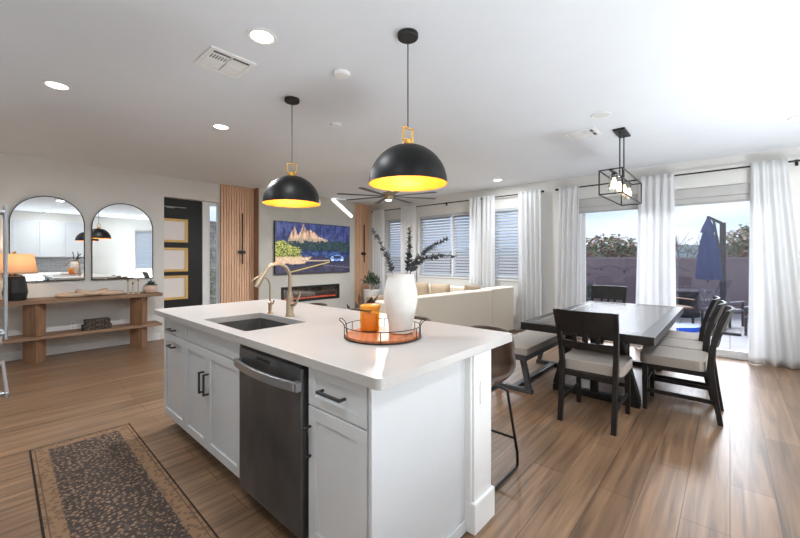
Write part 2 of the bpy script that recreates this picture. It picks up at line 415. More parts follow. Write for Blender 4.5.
# patio chairs
WICK = mat('wicker_brown', (146, 112, 92), .8, var=.3, scale=60)
GREYM = mat('grey_mesh', (104, 100, 112), .8, var=.2, scale=60)
def patio_chair(label, loc, rz, mt):
    t = thing('patio_chair', label, 'chair', loc, rz, 'outdoor chairs on the patio'); t.scale = (.95, .95, .82)
    MB().box(-.27, .27, -.27, .27, .38, .43).build('seat', mt, t, bevel=.015)
    m = MB()
    for k in range(9): m.bar((-.25 + .0625 * k, -.25, .43), (-.25 + .0625 * k, -.36, .92), .022, .012, (0, 1, 0))
    for k in range(5): m.bar((-.27, -.27 - .02 * k, .50 + .1 * k), (.27, -.27 - .02 * k, .50 + .1 * k), .016, .02)
    m.build('backrest', mt, t)
    for sx in (-1, 1):
        for sy in (-1, 1): MB().bar((sx * .25, sy * .25, 0), (sx * .25, sy * .24, .6 if sy > 0 else .5), .035, .035).build('leg', DMET, t)
        MB().box(sx * .25 - .03, sx * .25 + .03, -.3, .28, .60, .63).build('armrest', mt, t, bevel=.008)
    return t
patio_chair('brown wicker patio chair beside the round outdoor table', (9.95, .92, GZ), 2.4, WICK)
patio_chair('grey mesh patio chair in front of the umbrella post', (10.1, .12, GZ), -2.0, GREYM)
patio_chair('grey mesh patio chair at the right edge of the door glass, nearest the curtain', (9.2, -.52, GZ), 1.2, GREYM)
t = thing('patio_table', 'low round dark patio table beyond the wicker chair', 'table', (11.2, .95, GZ))
MB().lathe([(.62, .58), (.65, .6), (.65, .63), (.6, .64)], 40).build('tabletop', mat('table_slate', (64, 58, 68), .95, spec=.1), t)
MB().lathe([(.42, 0), (.44, .05), (.38, .3), (.42, .58)], 32).build('pedestal', DMET, t)
m = MB(); m.poly([(.46 * math.cos(a) * (1 + .12 * math.sin(3 * a)), .28 * math.sin(a) * (1 + .1 * math.cos(2 * a))) for a in [2 * PI * k / 40 for k in range(40)]], [], 0, .09)
tag(m.build('pool_float', mat('blue_vinyl', (18, 82, 200), .4), loc=(8.85, .78, GZ), bevel=.02), 'bright blue pool float lying on the patio pavers', 'pool float').rotation_euler = (0, 0, -.84)
# porch
STONE = brick('porch_stone', (168, 164, 160), (140, 136, 132), (190, 188, 184), .28, .16, .012, .9, rot=(PI / 2, 0, 0), grain=(9, 9, 9), offset=.5)
struct(MB().box(3.05, 3.7, 8.6, 9.2, GZ, 2.15).build('porch_column', STONE))
struct(MB().box(0, 4.5, 7.3, 9.6, 2.6, 2.75).build('porch_roof', TRIM))
t = thing('porch_shrub', 'green shrub outside, seen through the narrow glass beside the black front door', 'shrub', (2.95, 8.0, GZ))
m = MB()
for k in range(420):
    p = Vector((rnd.gauss(0, .1), rnd.gauss(0, .1), abs(rnd.gauss(.75, .3)))); m.leaf(p, (p.x, p.y, .06), .1, .03)
m.build('foliage', LEAFG, t); MB().tube([(0, 0, 0), (0, 0, .8)], .015, 6).build('stem', BARK, t)

# ------------------------------------------------------------------ curtains and rods
def curtain(label, y0, y1, b0=None, b1=None, top=2.525, seed=0, amp=.028, foldw=.085, x=None):
    b0 = y0 if b0 is None else b0; b1 = y1 if b1 is None else b1
    r = random.Random(seed); n = max(3, round((y1 - y0) / foldw)); nu, nv = n * 10, 26; ph = r.uniform(0, 6); x = XW - .125 if x is None else x
    cy = (y0 + y1) / 2
    m = MB(); R = []
    for j in range(nv + 1):
        v = j / nv; z = .012 + (top - .012) * v; row = []
        for i in range(nu + 1):
            u = i / nu; e = (1 - v) ** 1.3
            y = (y0 + (y1 - y0) * u) * (1 - e) + (b0 + (b1 - b0) * u) * e
            wob = .5 * noise.noise(Vector((u * n * .6, v * 1.4, seed * 3.1)))
            a = amp * (.55 if v > .95 else 1) * (1 + .35 * e)
            row.append((a * math.sin(2 * PI * n * u + ph + 2.2 * wob) + .012 * wob, y - cy + .012 * wob, z))
        R.append(m.ring(row))
    m.skin(R, closed=False)
    o = m.build('curtain', CURT, loc=(x, cy, 0), smooth=False, solid=.003)
    for p in o.data.polygons: p.use_smooth = True
    return tag(o, label, 'curtain', 'white curtains along the window wall')
curtain('sheer white curtain in the corner beside the right slatted wood panel', 6.26, 6.66, seed=1)
curtain('sheer white curtain between the narrow corner window and the double window', 5.24, 5.70, seed=2)
curtain('sheer white curtain drawn beside the right end of the double window', 3.63, 3.89, seed=3)
curtain('sheer white curtain at the left side of the single window right of the double window', 3.33, 3.60, seed=4)
curtain('sheer white curtain at the right side of the single window, behind the sofa end', 2.44, 2.86, 2.42, 2.84, seed=5)
curtain('white curtain at the left edge of the sliding glass door', 1.82, 2.14, 1.84, 2.2, seed=6)
curtain('white curtain hanging in the middle of the sliding glass door', .58, 1.01, .56, 1.06, seed=7)
curtain('full white curtain at the right edge of the sliding door, pooling wider at the floor', -.52, -.19, -.78, -.17, seed=8, amp=.035)
RODM = mat('rod_bronze', (42, 36, 32), .4, .5)
def rod(label, y0, y1, br, f0=True, f1=True):
    t = thing('curtain_rod', label, 'curtain rod', (XW, (y0 + y1) / 2, 2.49), group='dark curtain rods on the window wall'); c = (y0 + y1) / 2
    MB().tube([(-.085, y0 - c, 0), (-.085, y1 - c, 0)], .011, 10).build('rod', RODM, t, smooth=True)
    for y, f in ((y0, f0), (y1, f1)):
        if f: MB().tube([(-.085, y - c - .022, 0), (-.085, y - c + .022, 0)], .019, 10).build('finial', RODM, t, smooth=True)
    for b in br: MB().bar((-.085, b - c, -.008), (-.001, b - c, -.008), .012, .016).box(-.012, -.001, b - c - .014, b - c + .014, -.045, .03).build('bracket', RODM, t)
rod('short dark curtain rod over the narrow corner window', 5.50, 6.70, (6.6, 5.45 + .1))
rod('dark curtain rod over the double window', 3.62, 5.42, (5.35, 4.5, 3.75))
rod('dark curtain rod over the single window right of the double window', 2.43, 3.58, (3.5, 2.50))
rod('long dark curtain rod over the sliding glass door', -.95, 2.19, (2.10, .79, -.6))

# ------------------------------------------------------------------ wood slat panels, sconces, fireplace, TV
OAK = mat('oak_slat', (230, 188, 154), .6, var=.10, scale=6, stretch=(6, 6, .4))
OAKD = mat('oak_backing', (148, 115, 90), .8, var=.1)
def slats(label, x0, x1, loc_y, pitch=.046):
    t = thing('slat_wall_panel', label, 'wall panel', ((x0 + x1) / 2, loc_y, 0)); h = (x1 - x0) / 2
    MB().box(-h, h, -.012, -.001, .002, C - .003).build('backing', OAKD, t)
    m = MB(); n = int((x1 - x0) / pitch); p = (x1 - x0) / n
    for k in range(n): m.box(-h + p * k + .004, -h + p * (k + 1) - .006, -.034, -.012, .002, C - .003)
    m.build('slats', OAK, t)
    return t
slats('vertical oak slat wall panel between the front door and the television', 2.815, FX0 - .004, YW)
slats('vertical oak slat wall panel in the corner right of the television', FX1 + .004, XW - .004, YW)
MB_ = MB().box(FX0 - .013, FX0 - .001, FY + .004, YW - .036, .002, C - .003)  # plain dark brown strip over the side of the fireplace wall
tag(MB_.build('return_strip', OAKD), 'dark brown strip on the side of the fireplace wall beside the left slat panel', 'wall board')
def sconce(label, x):
    t = thing('wall_sconce', label, 'wall light', (x, YW - .035, 1.44), group='black linear wall sconces')
    MB().box(-.012, .012, -.055, -.038, -.22, .73).build('bar', MATBLACK, t, bevel=.003)
    MB().box(-.062, .062, -.045, -.001, -.03, .03).build('mount_box', MATBLACK, t, bevel=.004)
sconce('slim black linear sconce on the left oak slat panel', 3.19)
sconce('slim black linear sconce on the right oak slat panel', 6.30)
t = thing('electric_fireplace', 'long black linear electric fireplace set in the plaster wall below the television', 'fireplace', (4.65, FY, .435))
MB().poly(rect(-.74, .74, -.02, .305), [rect(-.685, .685, .035, .255)], -.015, -.001, MY(0)).build('frame', MATBLACK, t, bevel=.003)
MB().box(-.715, .715, .10, .11, .005, .28).build('back_panel', mat('firebox_grey', (92, 88, 84), .25, coat=.5), t)
MB().box(-.715, .715, .002, .10, .004, .03).build('ember_tray', MATBLACK, t)
m = MB(); r = random.Random(3)
for k in range(90):
    x = -.66 + 1.32 * k / 89 + r.uniform(-.006, .006); s = r.uniform(.010, .02)
    m.lathe([(s, 0), (s * .8, s), (s * .2, s * 1.6)], 6, (x, .05 + r.uniform(-.025, .03), .031))
tag(m.build('embers', mat('ember', (150, 90, 70), .5, emit=(255, 100, 60), estr=.7), t), kind='stuff')
MB().box(-.69, .69, .0, .001, .03, .26).build('front_glass', glass('fire_glass', (.8, .8, .82), .10), t)
# LED strip
a, b = Vector((5.19, 0, C - .005)), Vector((5.77, 0, 2.315))
t = thing('led_strip', 'white diagonal light strip recessed in the plaster wall above the television', 'light strip', (5.19, FY, C - .005))
MB().bar((0, -.006, 0), (.58, -.006, -.36), .07, .006, (0, 1, 0)).build('diffuser', mat('led_white', (255, 255, 255), .4, emit=(255, 255, 255), estr=2.2), t)
# television
t = thing('television', 'large flat television showing a desert mountain road on the plaster wall', 'television', (4.705, FY, 1.0))
TW, TH = 1.92, 1.07
MB().box(-TW / 2, TW / 2, -.05, -.012, 0, TH).build('bezel', MATBLACK, t, bevel=.004)
MB().box(-.4, .4, -.012, -.001, .3, .7).build('wall_mount', MATBLACK, t)
def fbm(x, y, o=4, z=0.0):
    t, a = 0, .5
    for k in range(o): t += a * noise.noise(Vector((x, y, z + 7 * k))); x *= 2.1; y *= 2.1; a *= .55
    return t * 1.9
def lerp3(a, b, f):
    f = min(1, max(0, f)); return tuple(p + (q - p) * f for p, q in zip(a, b))
def tvcol(x, y):                      # x 0..500, y 0..355 downwards
    st, f1, f2, f3 = fbm(x * .07, y * .014, 4, 2), fbm(x * .03, y * .04, 5, 5), fbm(x * .11, y * .12, 4, 9), fbm(x * .02, y * .02, 3, 3)
    c = lerp3((30, 40, 78), (70, 78, 128), .5 + 1.1 * st + .5 * f1)
    def peak(cx, cy, sl, sr): return cy + ((cx - x) * sl if x < cx else (x - cx) * sr)
    mt = min(peak(112, 22, 2.6, 3.2), peak(172, 4, 2.4, 2.0), peak(205, 42, 1.6, .62)) + 14 * f1 + 8 * f2
    if y > mt and x > 74:
        l = .72 + .8 * st + .35 * f2; c = lerp3((70, 56, 66), (214, 176, 144), l)
        if y > 108 + 10 * f1: c = lerp3(c, (150, 138, 118), .7)
    slope = 128 + 16 * f1 - (.05 * (x - 250) if x > 250 else 0)
    if y > slope: c = lerp3((20, 34, 44), (52, 74, 72), .5 + 1.0 * f2 + .6 * f1)
    if y > 196 + 22 * f1 and x > 140: c = lerp3((22, 34, 70), (58, 84, 142), .45 + 1.2 * f1 + .5 * f2)
    if y > 236 + 10 * f1: c = lerp3((34, 36, 58), (60, 58, 84), .5 + f2)
    bt = 132 + 24 * f1 + max(0, (x - 60) * .6)
    if x < 150 + 24 * f2 and bt < y < 268:
        c = lerp3((46, 58, 28), (190, 190, 96), .5 + 1.5 * f2 + .5 * f1 - (y - 200) * .003)
    if 240 + 14 * f2 < y < 292 and x < 225 - (y - 240) * 1.1: c = lerp3((170, 140, 116), (236, 208, 176), .5 + f2)
    if 262 < y < 272 and 150 < x < 350: c = lerp3((150, 132, 120), (206, 180, 150), .5 + f2)
    if y > 288 + 6 * f1: c = lerp3((36, 36, 56), (74, 70, 92), .45 + .8 * f2 + .5 * f3)
    if abs(y - (345 - (x - 90) * .262)) < 3.2 and 90 < x < 350: c = (206, 182, 100)
    if abs(y - (302 + (x - 330) * .12)) < 2 and x > 300: c = (112, 110, 128)
    dx, dy = (x - 405) / 52, (y - 254) / 29
    if dx * dx + dy * dy < 1 and dy < .85:
        c = lerp3((62, 92, 160), (150, 182, 236), .5 - dy * .6 + f2)
        if -.78 < dy < -.1 and abs(dx) < .55: c = (30, 38, 62)
        if .1 < dy < .5 and .5 < abs(dx) < .82: c = (236, 242, 252)
        if dy > .6: c = (16, 18, 28)
    return tuple(min(255, max(0, v)) for v in c)
me = bpy.data.meshes.new('screen'); NX, NY = 200, 112; vs = []; cs = []
for j in range(NY + 1):
    for i in range(NX + 1):
        vs.append((-TW / 2 + .012 + (TW - .024) * i / NX, -.0515, .012 + (TH - .024) * (1 - j / NY))); cs.append(lin(tvcol(500 * i / NX, 355 * j / NY)))
me.from_pydata(vs, [], [(j * (NX + 1) + i, (j + 1) * (NX + 1) + i, (j + 1) * (NX + 1) + i + 1, j * (NX + 1) + i + 1) for j in range(NY) for i in range(NX)])
at = me.color_attributes.new('picture', 'FLOAT_COLOR', 'POINT')
for k, c in enumerate(cs): at.data[k].color = c
sm = bpy.data.materials.new('screen_picture'); sm.use_nodes = True; n, l = sm.node_tree.nodes, sm.node_tree.links
an = n.new('ShaderNodeVertexColor'); an.layer_name = 'picture'; b = n['Principled BSDF']; b.inputs['Base Color'].default_value = (.01, .01, .01, 1); b.inputs['Roughness'].default_value = .2
l.new(an.outputs['Color'], b.inputs['Emission Color']); b.inputs['Emission Strength'].default_value = .95
me.materials.append(sm); o = bpy.data.objects.new('screen', me); COL.objects.link(o); o.parent = t

# ------------------------------------------------------------------ kitchen island
FXC, Y0, Y1 = .92, .98, 3.34             # face plane, ends
SHADOWGAP = .004
HANDLE_R = .006
def shaker(name, parent, y0, y1, z0, z1, x=0, rail=.055, th=.02):
    """door or drawer front in the plane X = x facing -X, in the parent's frame"""
    o = MB().poly(rect(y0, y1, z0, z1), [rect(y0 + rail, y1 - rail, z0 + rail, z1 - rail)] if rail else [], x, x + th, MX(0))
    if rail: o.box(x + .009, x + th, y0 + rail - .002, y1 - rail + .002, z0 + rail - .002, z1 - rail + .002)
    return o.build(name, CAB, parent, bevel=.002, seg=1)
def handle(parent, p, q, x=0, off=.032):
    """square bar pull between p and q (y, z) standing off the face"""
    p3, q3 = Vector((x - off, *p)), Vector((x - off, *q)); dv = (q3 - p3).normalized()
    m = MB().bar(p3 - dv * .006, q3 + dv * .006, .012, .012, (1, 0, 0))
    for e in (p3, q3): m.bar(e, (x - .001, e.y, e.z), .011, .011)
    return m.build('handle', GUN, parent, bevel=.002, seg=1)
ZT, ZB, ZD = .866, .112, .752
def carcass(parent, w, name='body', top=.874):
    MB().box(.021, .58, -w / 2 + .001, w / 2 - .001, ZB, top).box(.10, .56, -w / 2 + .001, w / 2 - .001, .001, ZB).build(name, CAB, parent)
# narrow drawer cabinet, far end
t = thing('island_cabinet', 'narrow white shaker cabinet at the far end of the island', 'cabinet', (FXC, 3.10, 0), group='white island cabinets'); w = .47
carcass(t, w)
dr = shaker('drawer', t, -w / 2 + .003, w / 2 - .003, ZD + .004, ZT, rail=.03); handle(dr, (-.055, .795), (.055, .795))
dr = shaker('door', t, -w / 2 + .003, w / 2 - .003, ZB, ZD - .003); handle(dr, (-.055, .672), (.055, .672))
# sink cabinet
t = thing('island_cabinet', 'white two-door shaker cabinet below the island sink', 'cabinet', (FXC, 2.427, 0), group='white island cabinets'); w = .874
MB().box(.021, .58, -w / 2 + .001, w / 2 - .001, ZB, .66).box(.10, .56, -w / 2 + .001, w / 2 - .001, .001, ZB).box(.021, .04, -w / 2 + .001, w / 2 - .001, .66, .874).build('body', CAB, t)
shaker('front_panel', t, -w / 2 + .003, w / 2 - .003, ZD + .004, ZT, rail=.03)
dr = shaker('door', t, .0515, w / 2 - .003, ZB, ZD - .003); handle(dr, (.085, .475), (.085, .60))
dr = shaker('door', t, -w / 2 + .003, .0485, ZB, ZD - .003); handle(dr, (.012, .475), (.012, .60))
# near drawer cabinet
t = thing('island_cabinet', 'white shaker cabinet with one drawer and door at the near end of the island', 'cabinet', (FXC, 1.172, 0), group='white island cabinets'); w = .376
carcass(t, w)
dr = shaker('drawer', t, -w / 2 + .003, w / 2 - .003, .70, ZT, rail=.045); handle(dr, (-.065, .785), (.075, .785))
dr = shaker('door', t, -w / 2 + .003, w / 2 - .003, ZB, .694); handle(dr, (.165, .485), (.165, .61))
# dishwasher
DW = mat('dark_stainless', (104, 105, 107), .32, .75, var=.3, scale=5, stretch=(1, 1, .6))
t = thing('dishwasher', 'dark stainless steel dishwasher built into the island', 'dishwasher', (FXC, 1.675, 0)); w = .61
MB().box(.02, .57, -w / 2 + .004, w / 2 - .004, .10, .868).box(.09, .5, -w / 2 + .01, w / 2 - .01, .001, .10).build('body', MATBLACK, t)
dd = MB().box(-.022, .019, -w / 2 + .008, w / 2 - .008, .105, .852).build('door', DW, t, bevel=.006)
MB().box(-.018, .019, -w / 2 + .01, w / 2 - .01, .853, .867).build('control_strip', MATBLACK, dd, bevel=.002)
MB().box(-.0245, -.02, -.03, .10, .818, .834).build('display', mat('display_black', (14, 14, 15), .15), dd)
m = MB(); N = 17; R = []
for k in range(N):
    u = -1 + 2 * k / (N - 1); x = -.072 + .026 * u * u; y = .283 * u; zc = .775
    R.append(m.ring([(x - .007, y, zc - .02), (x + .007, y, zc - .022), (x + .007, y, zc + .022), (x - .007, y, zc + .02)]))
m.skin(R)
for u in (-1, 1): m.box(-.05, -.022, u * .283 - .018, u * .283 + .018, .755, .795)
m.build('handle', STEEL, dd, bevel=.003)
# end panel + knee wall
t = thing('island_end_panel', 'plain white end panel on the near end of the island', 'panel', (1.2, Y0, 0))
MB().box(-.28, .352, -.018, .0, .001, .874).build('panel', CAB, t, bevel=.002)
MB().box(-.18, .350, -.028, -.0185, .001, .06).build('base_trim', CAB, t, bevel=.003)
t = thing('island_knee_wall', 'white wall with tall base trim under the island overhang', 'island wall', (1.645, 2.19, 0))
MB().box(-.085, .085, -1.272, 1.24, .001, .873).build('wall', TRIM, t, bevel=.003)
MB().box(-.10, .10, -1.286, 1.252, .001, .15).build('base_trim', TRIM, t, bevel=.006)
MB().box(-.1, -.0855, -1.262, -1.215, .15, .873).build('corner_trim', TRIM, t, bevel=.004)
sp = MB().box(-.035, .035, -1.2785, -1.2725, .61, .725).build('switch_plate', WHITEPL, t, bevel=.003)
MB().box(-.015, .015, -1.282, -1.2785, .637, .70).build('rocker', WHITEPL, sp, bevel=.002)
# countertop
QUARTZ = mat('white_quartz', (184, 180, 176), .32, var=.05, scale=1.8, spec=.5)
CX0, CX1, CY0, CY1 = .885, 1.93, .885, 3.47
SX0, SX1, SY0, SY1 = .965, 1.375, 2.04, 2.66
ct = MB().poly(rrect(CX0, CX1, CY0, CY1, .03), [rrect(SX0, SX1, SY0, SY1, .02)], .875, .915).build('countertop', QUARTZ, bevel=.004)
tag(ct, 'white quartz island countertop with rounded corners and a sink cutout', 'countertop')
# sink
SINKM = mat('sink_graphite', (92, 90, 88), .5, .2, var=.1)
t = thing('kitchen_sink', 'dark grey undermount sink in the island countertop', 'sink', ((SX0 + SX1) / 2, (SY0 + SY1) / 2, .69))
a, b = (SX1 - SX0) / 2, (SY1 - SY0) / 2
m = MB(); m.poly(rrect(-a - .015, a + .015, -b - .015, b + .015, .03), [rrect(-a - .001, a + .001, -b - .001, b + .001, .02)], .006, .184); m.poly(rrect(-a - .015, a + .015, -b - .015, b + .015, .03), [], -.006, .006)
m.build('basin', SINKM, t)
MB().lathe([(.045, .0062), (.045, .009), (.03, .010), (.025, .008)], 24).build('drain', STEEL, t)
# faucet
t = thing('kitchen_faucet', 'tall brushed nickel gooseneck faucet with pull-down head beside the sink', 'faucet', (1.425, 2.33, .915))
MB().lathe([(.030, 0), (.030, .012), (.026, .02), (.024, .12), (.019, .15), (.016, .17)], 24).build('base', NICKEL, t, smooth=True)
P = [(0, 0, .16), (0, 0, .27)] + [(-.10 + .10 * math.cos(q), 0, .275 + .10 * math.sin(q)) for q in [PI * k / 14 for k in range(15)]][0:13]
P = [(p[0], p[1], p[2]) for p in P]; e = Vector(P[-1]); dv = (Vector(P[-1]) - Vector(P[-2])).normalized()
MB().tube(P, .0125, 14).build('spout', NICKEL, t, smooth=True)
MB().tube([tuple(e), tuple(e + dv * .02), tuple(e + dv * .09), tuple(e + dv * .11)], [.0135, .015, .019, .017], 16).build('spray_head', NICKEL, t, smooth=True)
MB().tube([(0, -.02, .085), (.012, -.05, .09)], .014, 12).tube([(.014, -.055, .09), (.03, -.072, .15), (.035, -.076, .175)], [.008, .007, .005], 10).build('lever', NICKEL, t, smooth=True)
t = thing('water_tap', 'slim brushed nickel filtered water tap left of the tall faucet', 'faucet', (1.405, 2.57, .915))
MB().lathe([(.02, 0), (.02, .008), (.012, .014), (.014, .05), (.014, .085), (.007, .09)], 20).build('base', NICKEL, t, smooth=True)
P = [(0, 0, .08), (0, 0, .20)] + [(-.075 + .075 * math.cos(q), 0, .205 + .075 * math.sin(q)) for q in [PI * k / 12 for k in range(11)]]
MB().tube(P, .006, 10).build('spout', NICKEL, t, smooth=True)
MB().tube([(.0, -.012, .07), (.005, -.035, .075), (.008, -.045, .10)], .005, 8).build('lever', NICKEL, t, smooth=True)

# tray, candle, vase, stems
RV = Vector((math.sin(YAW), -math.cos(YAW), 0)); ARV = math.atan2(RV.y, RV.x)
ACACIA = mat('acacia', (186, 112, 70), .4, var=.3, scale=5, stretch=(8, 1, 1))
t = thing('serving_tray', 'round wooden tray with black wire rim and looped handles on the island', 'tray', (1.385, 1.365, .915), ARV)
MB().lathe([(.185, .001), (.194, .004), (.194, .018), (.188, .02)], 56).build('board', ACACIA, t, bevel=.001)
RT = .2; circ = lambda z: [(RT * math.cos(2 * PI * k / 56), RT * math.sin(2 * PI * k / 56), z) for k in range(56)]
m = MB().tube(circ(.006), .003, 6, True).tube(circ(.062), .0021, 6, True)
for k in range(6):
    a = PI / 2 + k * PI / 3; m.tube([(RT * math.cos(a), RT * math.sin(a), .006), (RT * math.cos(a), RT * math.sin(a), .062)], .002, 6)
m.build('wire_rim', BLACK, t)
for s in (1, -1):
    m = MB()
    for y in (-.035, .035):
        m.tube([(s * .197, y, .006), (s * .197, y, .062), (s * .205, y * .95, .078), (s * .222, y * .9, .092)], .0022, 6)
    m.tube([(s * .222, -.0315, .092), (s * .226, 0, .097), (s * .222, .0315, .092)], .0022, 6)
    m.build('handle', BLACK, t)
TZ = .936
AMBG = glass('amber_glass', (1.0, .66, .16), .07, .02)
t = thing('jar_candle', 'amber glass jar candle with lid on the wooden tray', 'candle', (1.375, 1.452, TZ))
MB().lathe([(.048, 0), (.052, .006), (.052, .108), (.047, .114), (.047, .118)], 40).build('jar', AMBG, t, smooth=True)
MB().lathe([(.044, .008), (.046, .012), (.046, .092), (.03, .094), (.01, .093)], 32).build('wax', mat('amber_wax', (236, 190, 120), .6), t, smooth=True)
MB().lathe([(.0535, .119), (.0545, .123), (.0545, .138), (.050, .142), (.02, .144)], 40).build('lid', mat('amber_lid', (232, 150, 38), .25, var=.1), t, smooth=True)
CERAM = mat('white_ceramic', (218, 214, 208), .6, var=.03, scale=30, bump=.04)
vx, vy = 1.455, 1.30
t = thing('vase', 'large matte white ceramic vase on the wooden tray', 'vase', (vx, vy, TZ))
prof = [(.055, 0), (.062, .004), (.066, .05), (.076, .10), (.086, .15), (.090, .19), (.087, .225), (.078, .26), (.070, .285), (.068, .297), (.072, .308), (.073, .311), (.067, .311), (.062, .297), (.066, .27), (.078, .225), (.08, .19), (.05, .03), (.01, .02)]
MB().lathe(prof, 48).build('body', CERAM, t, smooth=True)
EUC = mat('eucalyptus_leaf', (84, 90, 94), .6, var=.4, scale=30)
EST = mat('eucalyptus_stem', (92, 72, 62), .7)
def stem(label, tip, seed, n=26):
    r = random.Random(seed); t = thing('eucalyptus_stem', label, 'branch', (vx, vy, TZ + .05), group='eucalyptus stems in the white vase')
    e = Vector(tip) - Vector((vx, vy, TZ + .05)); h = Vector((e.x, e.y, 0)).normalized() * .05; mo = Vector((h.x, h.y, .262)); s0 = Vector((-h.x * .4, -h.y * .4, 0))
    P = [s0.lerp(mo, k / 4) for k in range(5)]; c1 = mo + (mo - s0) * .40
    for k in range(1, 9):
        v = k / 8; P.append(mo * (1 - v) ** 2 + c1 * 2 * v * (1 - v) + e * v * v)
    MB().tube([tuple(p) for p in P], [.003 - .002 * k / 12 for k in range(13)], 6).build('twig', EST, t)
    m = MB()
    for k in range(n):
        v = .36 + .64 * (k / (n - 1)) ** .75; i = min(11, int(v * 12)); p = P[i].lerp(P[i + 1], v * 12 - i); d = (P[i + 1] - P[i]).normalized()
        for q in range(3):
            a = Vector((r.gauss(0, 1), r.gauss(0, 1), r.gauss(0, 1))); a = (a - d * a.dot(d)).normalized()
            L = (.044 - .02 * (v - .36) * 1.6) * r.uniform(.8, 1.2)
            m.round_leaf(p, a * .8 + d * .6, L * .8, L * .34, up=d)
    m.build('leaves', EUC, t)
def pt(px, py, dep):
    a, b = (px - 400) / 368, (258 - py) / 368; c, s = math.cos(YAW), math.sin(YAW)
    return ((c + a * s) * dep, (s - a * c) * dep, 1.33 + b * dep)
stem('eucalyptus stem leaning far left out of the white vase', pt(373, 231, 2.02), 1, 20)
stem('eucalyptus stem standing most upright in the white vase', pt(409, 229, 2.0), 2, 24)
stem('eucalyptus stem reaching up to the right out of the white vase', pt(446, 239, 1.93), 3, 28)
stem('lowest eucalyptus stem leaning right toward the blinds', pt(455, 256, 1.98), 4, 24)

# ------------------------------------------------------------------ bar stools
LEATH = mat('brown_leather', (74, 58, 48), .45, var=.2, scale=18, bump=.05)
def stool(label, loc, proto=None):
    if proto: return dup(proto, loc, label=label)
    t = thing('bar_stool', label, 'bar stool', loc, 0, 'leather bar stools along the island')    # faces -X
    m = MB(); NU, NV = 17, 15; R = []
    prof = [(-.21, .545), (-.19, .560), (-.12, .553), (-.04, .540), (.05, .534), (.11, .540), (.155, .568), (.185, .62), (.205, .70), (.220, .76), (.232, .815), (.236, .853), (.236, .860)]
    for px, pz in prof:
        up = max(0, (pz - .55) / .29); row = []
        for i in range(NU):
            u = -1 + 2 * i / (NU - 1); hw = .205 if up < .8 else .205 - .12 * (up - .8) * .6
            lift = (.085 * abs(u) ** 3.2) * (1 - up) * (.35 if px < -.15 else 1)
            fwd = -.10 * abs(u) ** 2.4 * min(1, up * 1.6 + .05)
            drop = -.025 * abs(u) ** 4 * (1 if up > .9 else 0)
            row.append((px + fwd, hw * u, pz + lift + drop))
        R.append(m.ring(row))
    m.skin(R, closed=False)
    o = m.build('seat_shell', LEATH, t, solid=.026, smooth=False)
    for p in o.data.polygons: p.use_smooth = True
    for s in (-1, 1):
        y = s * .215
        P = [(.10, s * .12, .516), (.13, s * .165, .49), (.165, y, .10), (.168, y, .03), (.155, y, .011), (.13, y, .009), (-.16, y, .009), (-.185, y, .011), (-.198, y, .03), (-.192, y, .10), (-.14, s * .165, .49), (-.11, s * .12, .516)]
        MB().tube(P, .009, 8).build('leg', BLACK, t, smooth=True)
    MB().tube([(.158, -.205, .19), (.158, .205, .19)], .008, 8).build('back_crossbar', BLACK, t)
    MB().tube([(-.182, -.205, .19), (-.182, .205, .19)], .009, 8).build('footrest', BLACK, t)
    MB().box(-.12, .11, -.13, .13, .508, .520).build('seat_plate', BLACK, t, bevel=.003)
    return t
s1 = stool('brown leather bar stool nearest the camera, beside the end of the island', (2.06, 1.215, 0))
stool('brown leather bar stool second from the near end of the island', (2.07, 1.86, 0), s1)
stool('brown leather bar stool third from the near end of the island, behind the candle', (2.07, 2.52, 0), s1)
stool('brown leather bar stool at the far end of the island, behind the faucet', (2.07, 3.16, 0), s1)

# ------------------------------------------------------------------ dining set
DARK = mat('dark_stained_wood', (31, 28, 26), .45, var=.3, spec=.3, scale=5, stretch=(5, 5, 1))
TOPM = brick('table_planks', (104, 95, 90), (84, 78, 75), (44, 41, 39), .9, .13, .004, .24, grain=(2.5, 30, 2), var=.35, bump=.2)
EDGEM = mat('table_frame_wood', (36, 32, 30), .3, var=.35, spec=.35, scale=4, stretch=(1, 6, 6))
FAB = mat('grey_beige_fabric', (158, 149, 140), .9, var=.06, scale=90, bump=.1)
TX0, TX1, TY0, TY1, TZT = 3.41, 5.78, .43, 1.50, .716
t = thing('dining_table', 'dark rectangular plank dining table with trestle legs by the sliding door', 'dining table', ((TX0 + TX1) / 2, (TY0 + TY1) / 2, 0))
a, b = (TX1 - TX0) / 2, (TY1 - TY0) / 2
MB().box(-a + .10, a - .10, -b + .10, b - .10, TZT - .055, TZT).build('tabletop', TOPM, t)
MB().poly(rect(-a, a, -b, b), [rect(-a + .101, a - .101, -b + .101, b - .101)], TZT - .07, TZT + .001).build('top_frame', EDGEM, t, bevel=.005)
for s in (-1, 1):
    x = s * .74
    MB().bar((x, -.375, .03), (x, .375, .03), .08, .06).build('foot_beam', DARK, t, bevel=.006)
    MB().bar((x, -.30, TZT - .09), (x, .30, TZT - .09), .09, .04).build('top_beam', DARK, t, bevel=.006)
    for q in (-1, 1): MB().bar((x, q * .34, .06), (x, q * .20, TZT - .11), .085, .07, (0, 1, 0)).build('leg', DARK, t, bevel=.006)
    MB().bar((x, 0, .06), (x, 0, TZT - .11), .06, .06).build('post', DARK, t, bevel=.005)
MB().bar((-.70, 0, .22), (.70, 0, .22), .05, .09).build('stretcher', DARK, t, bevel=.005)

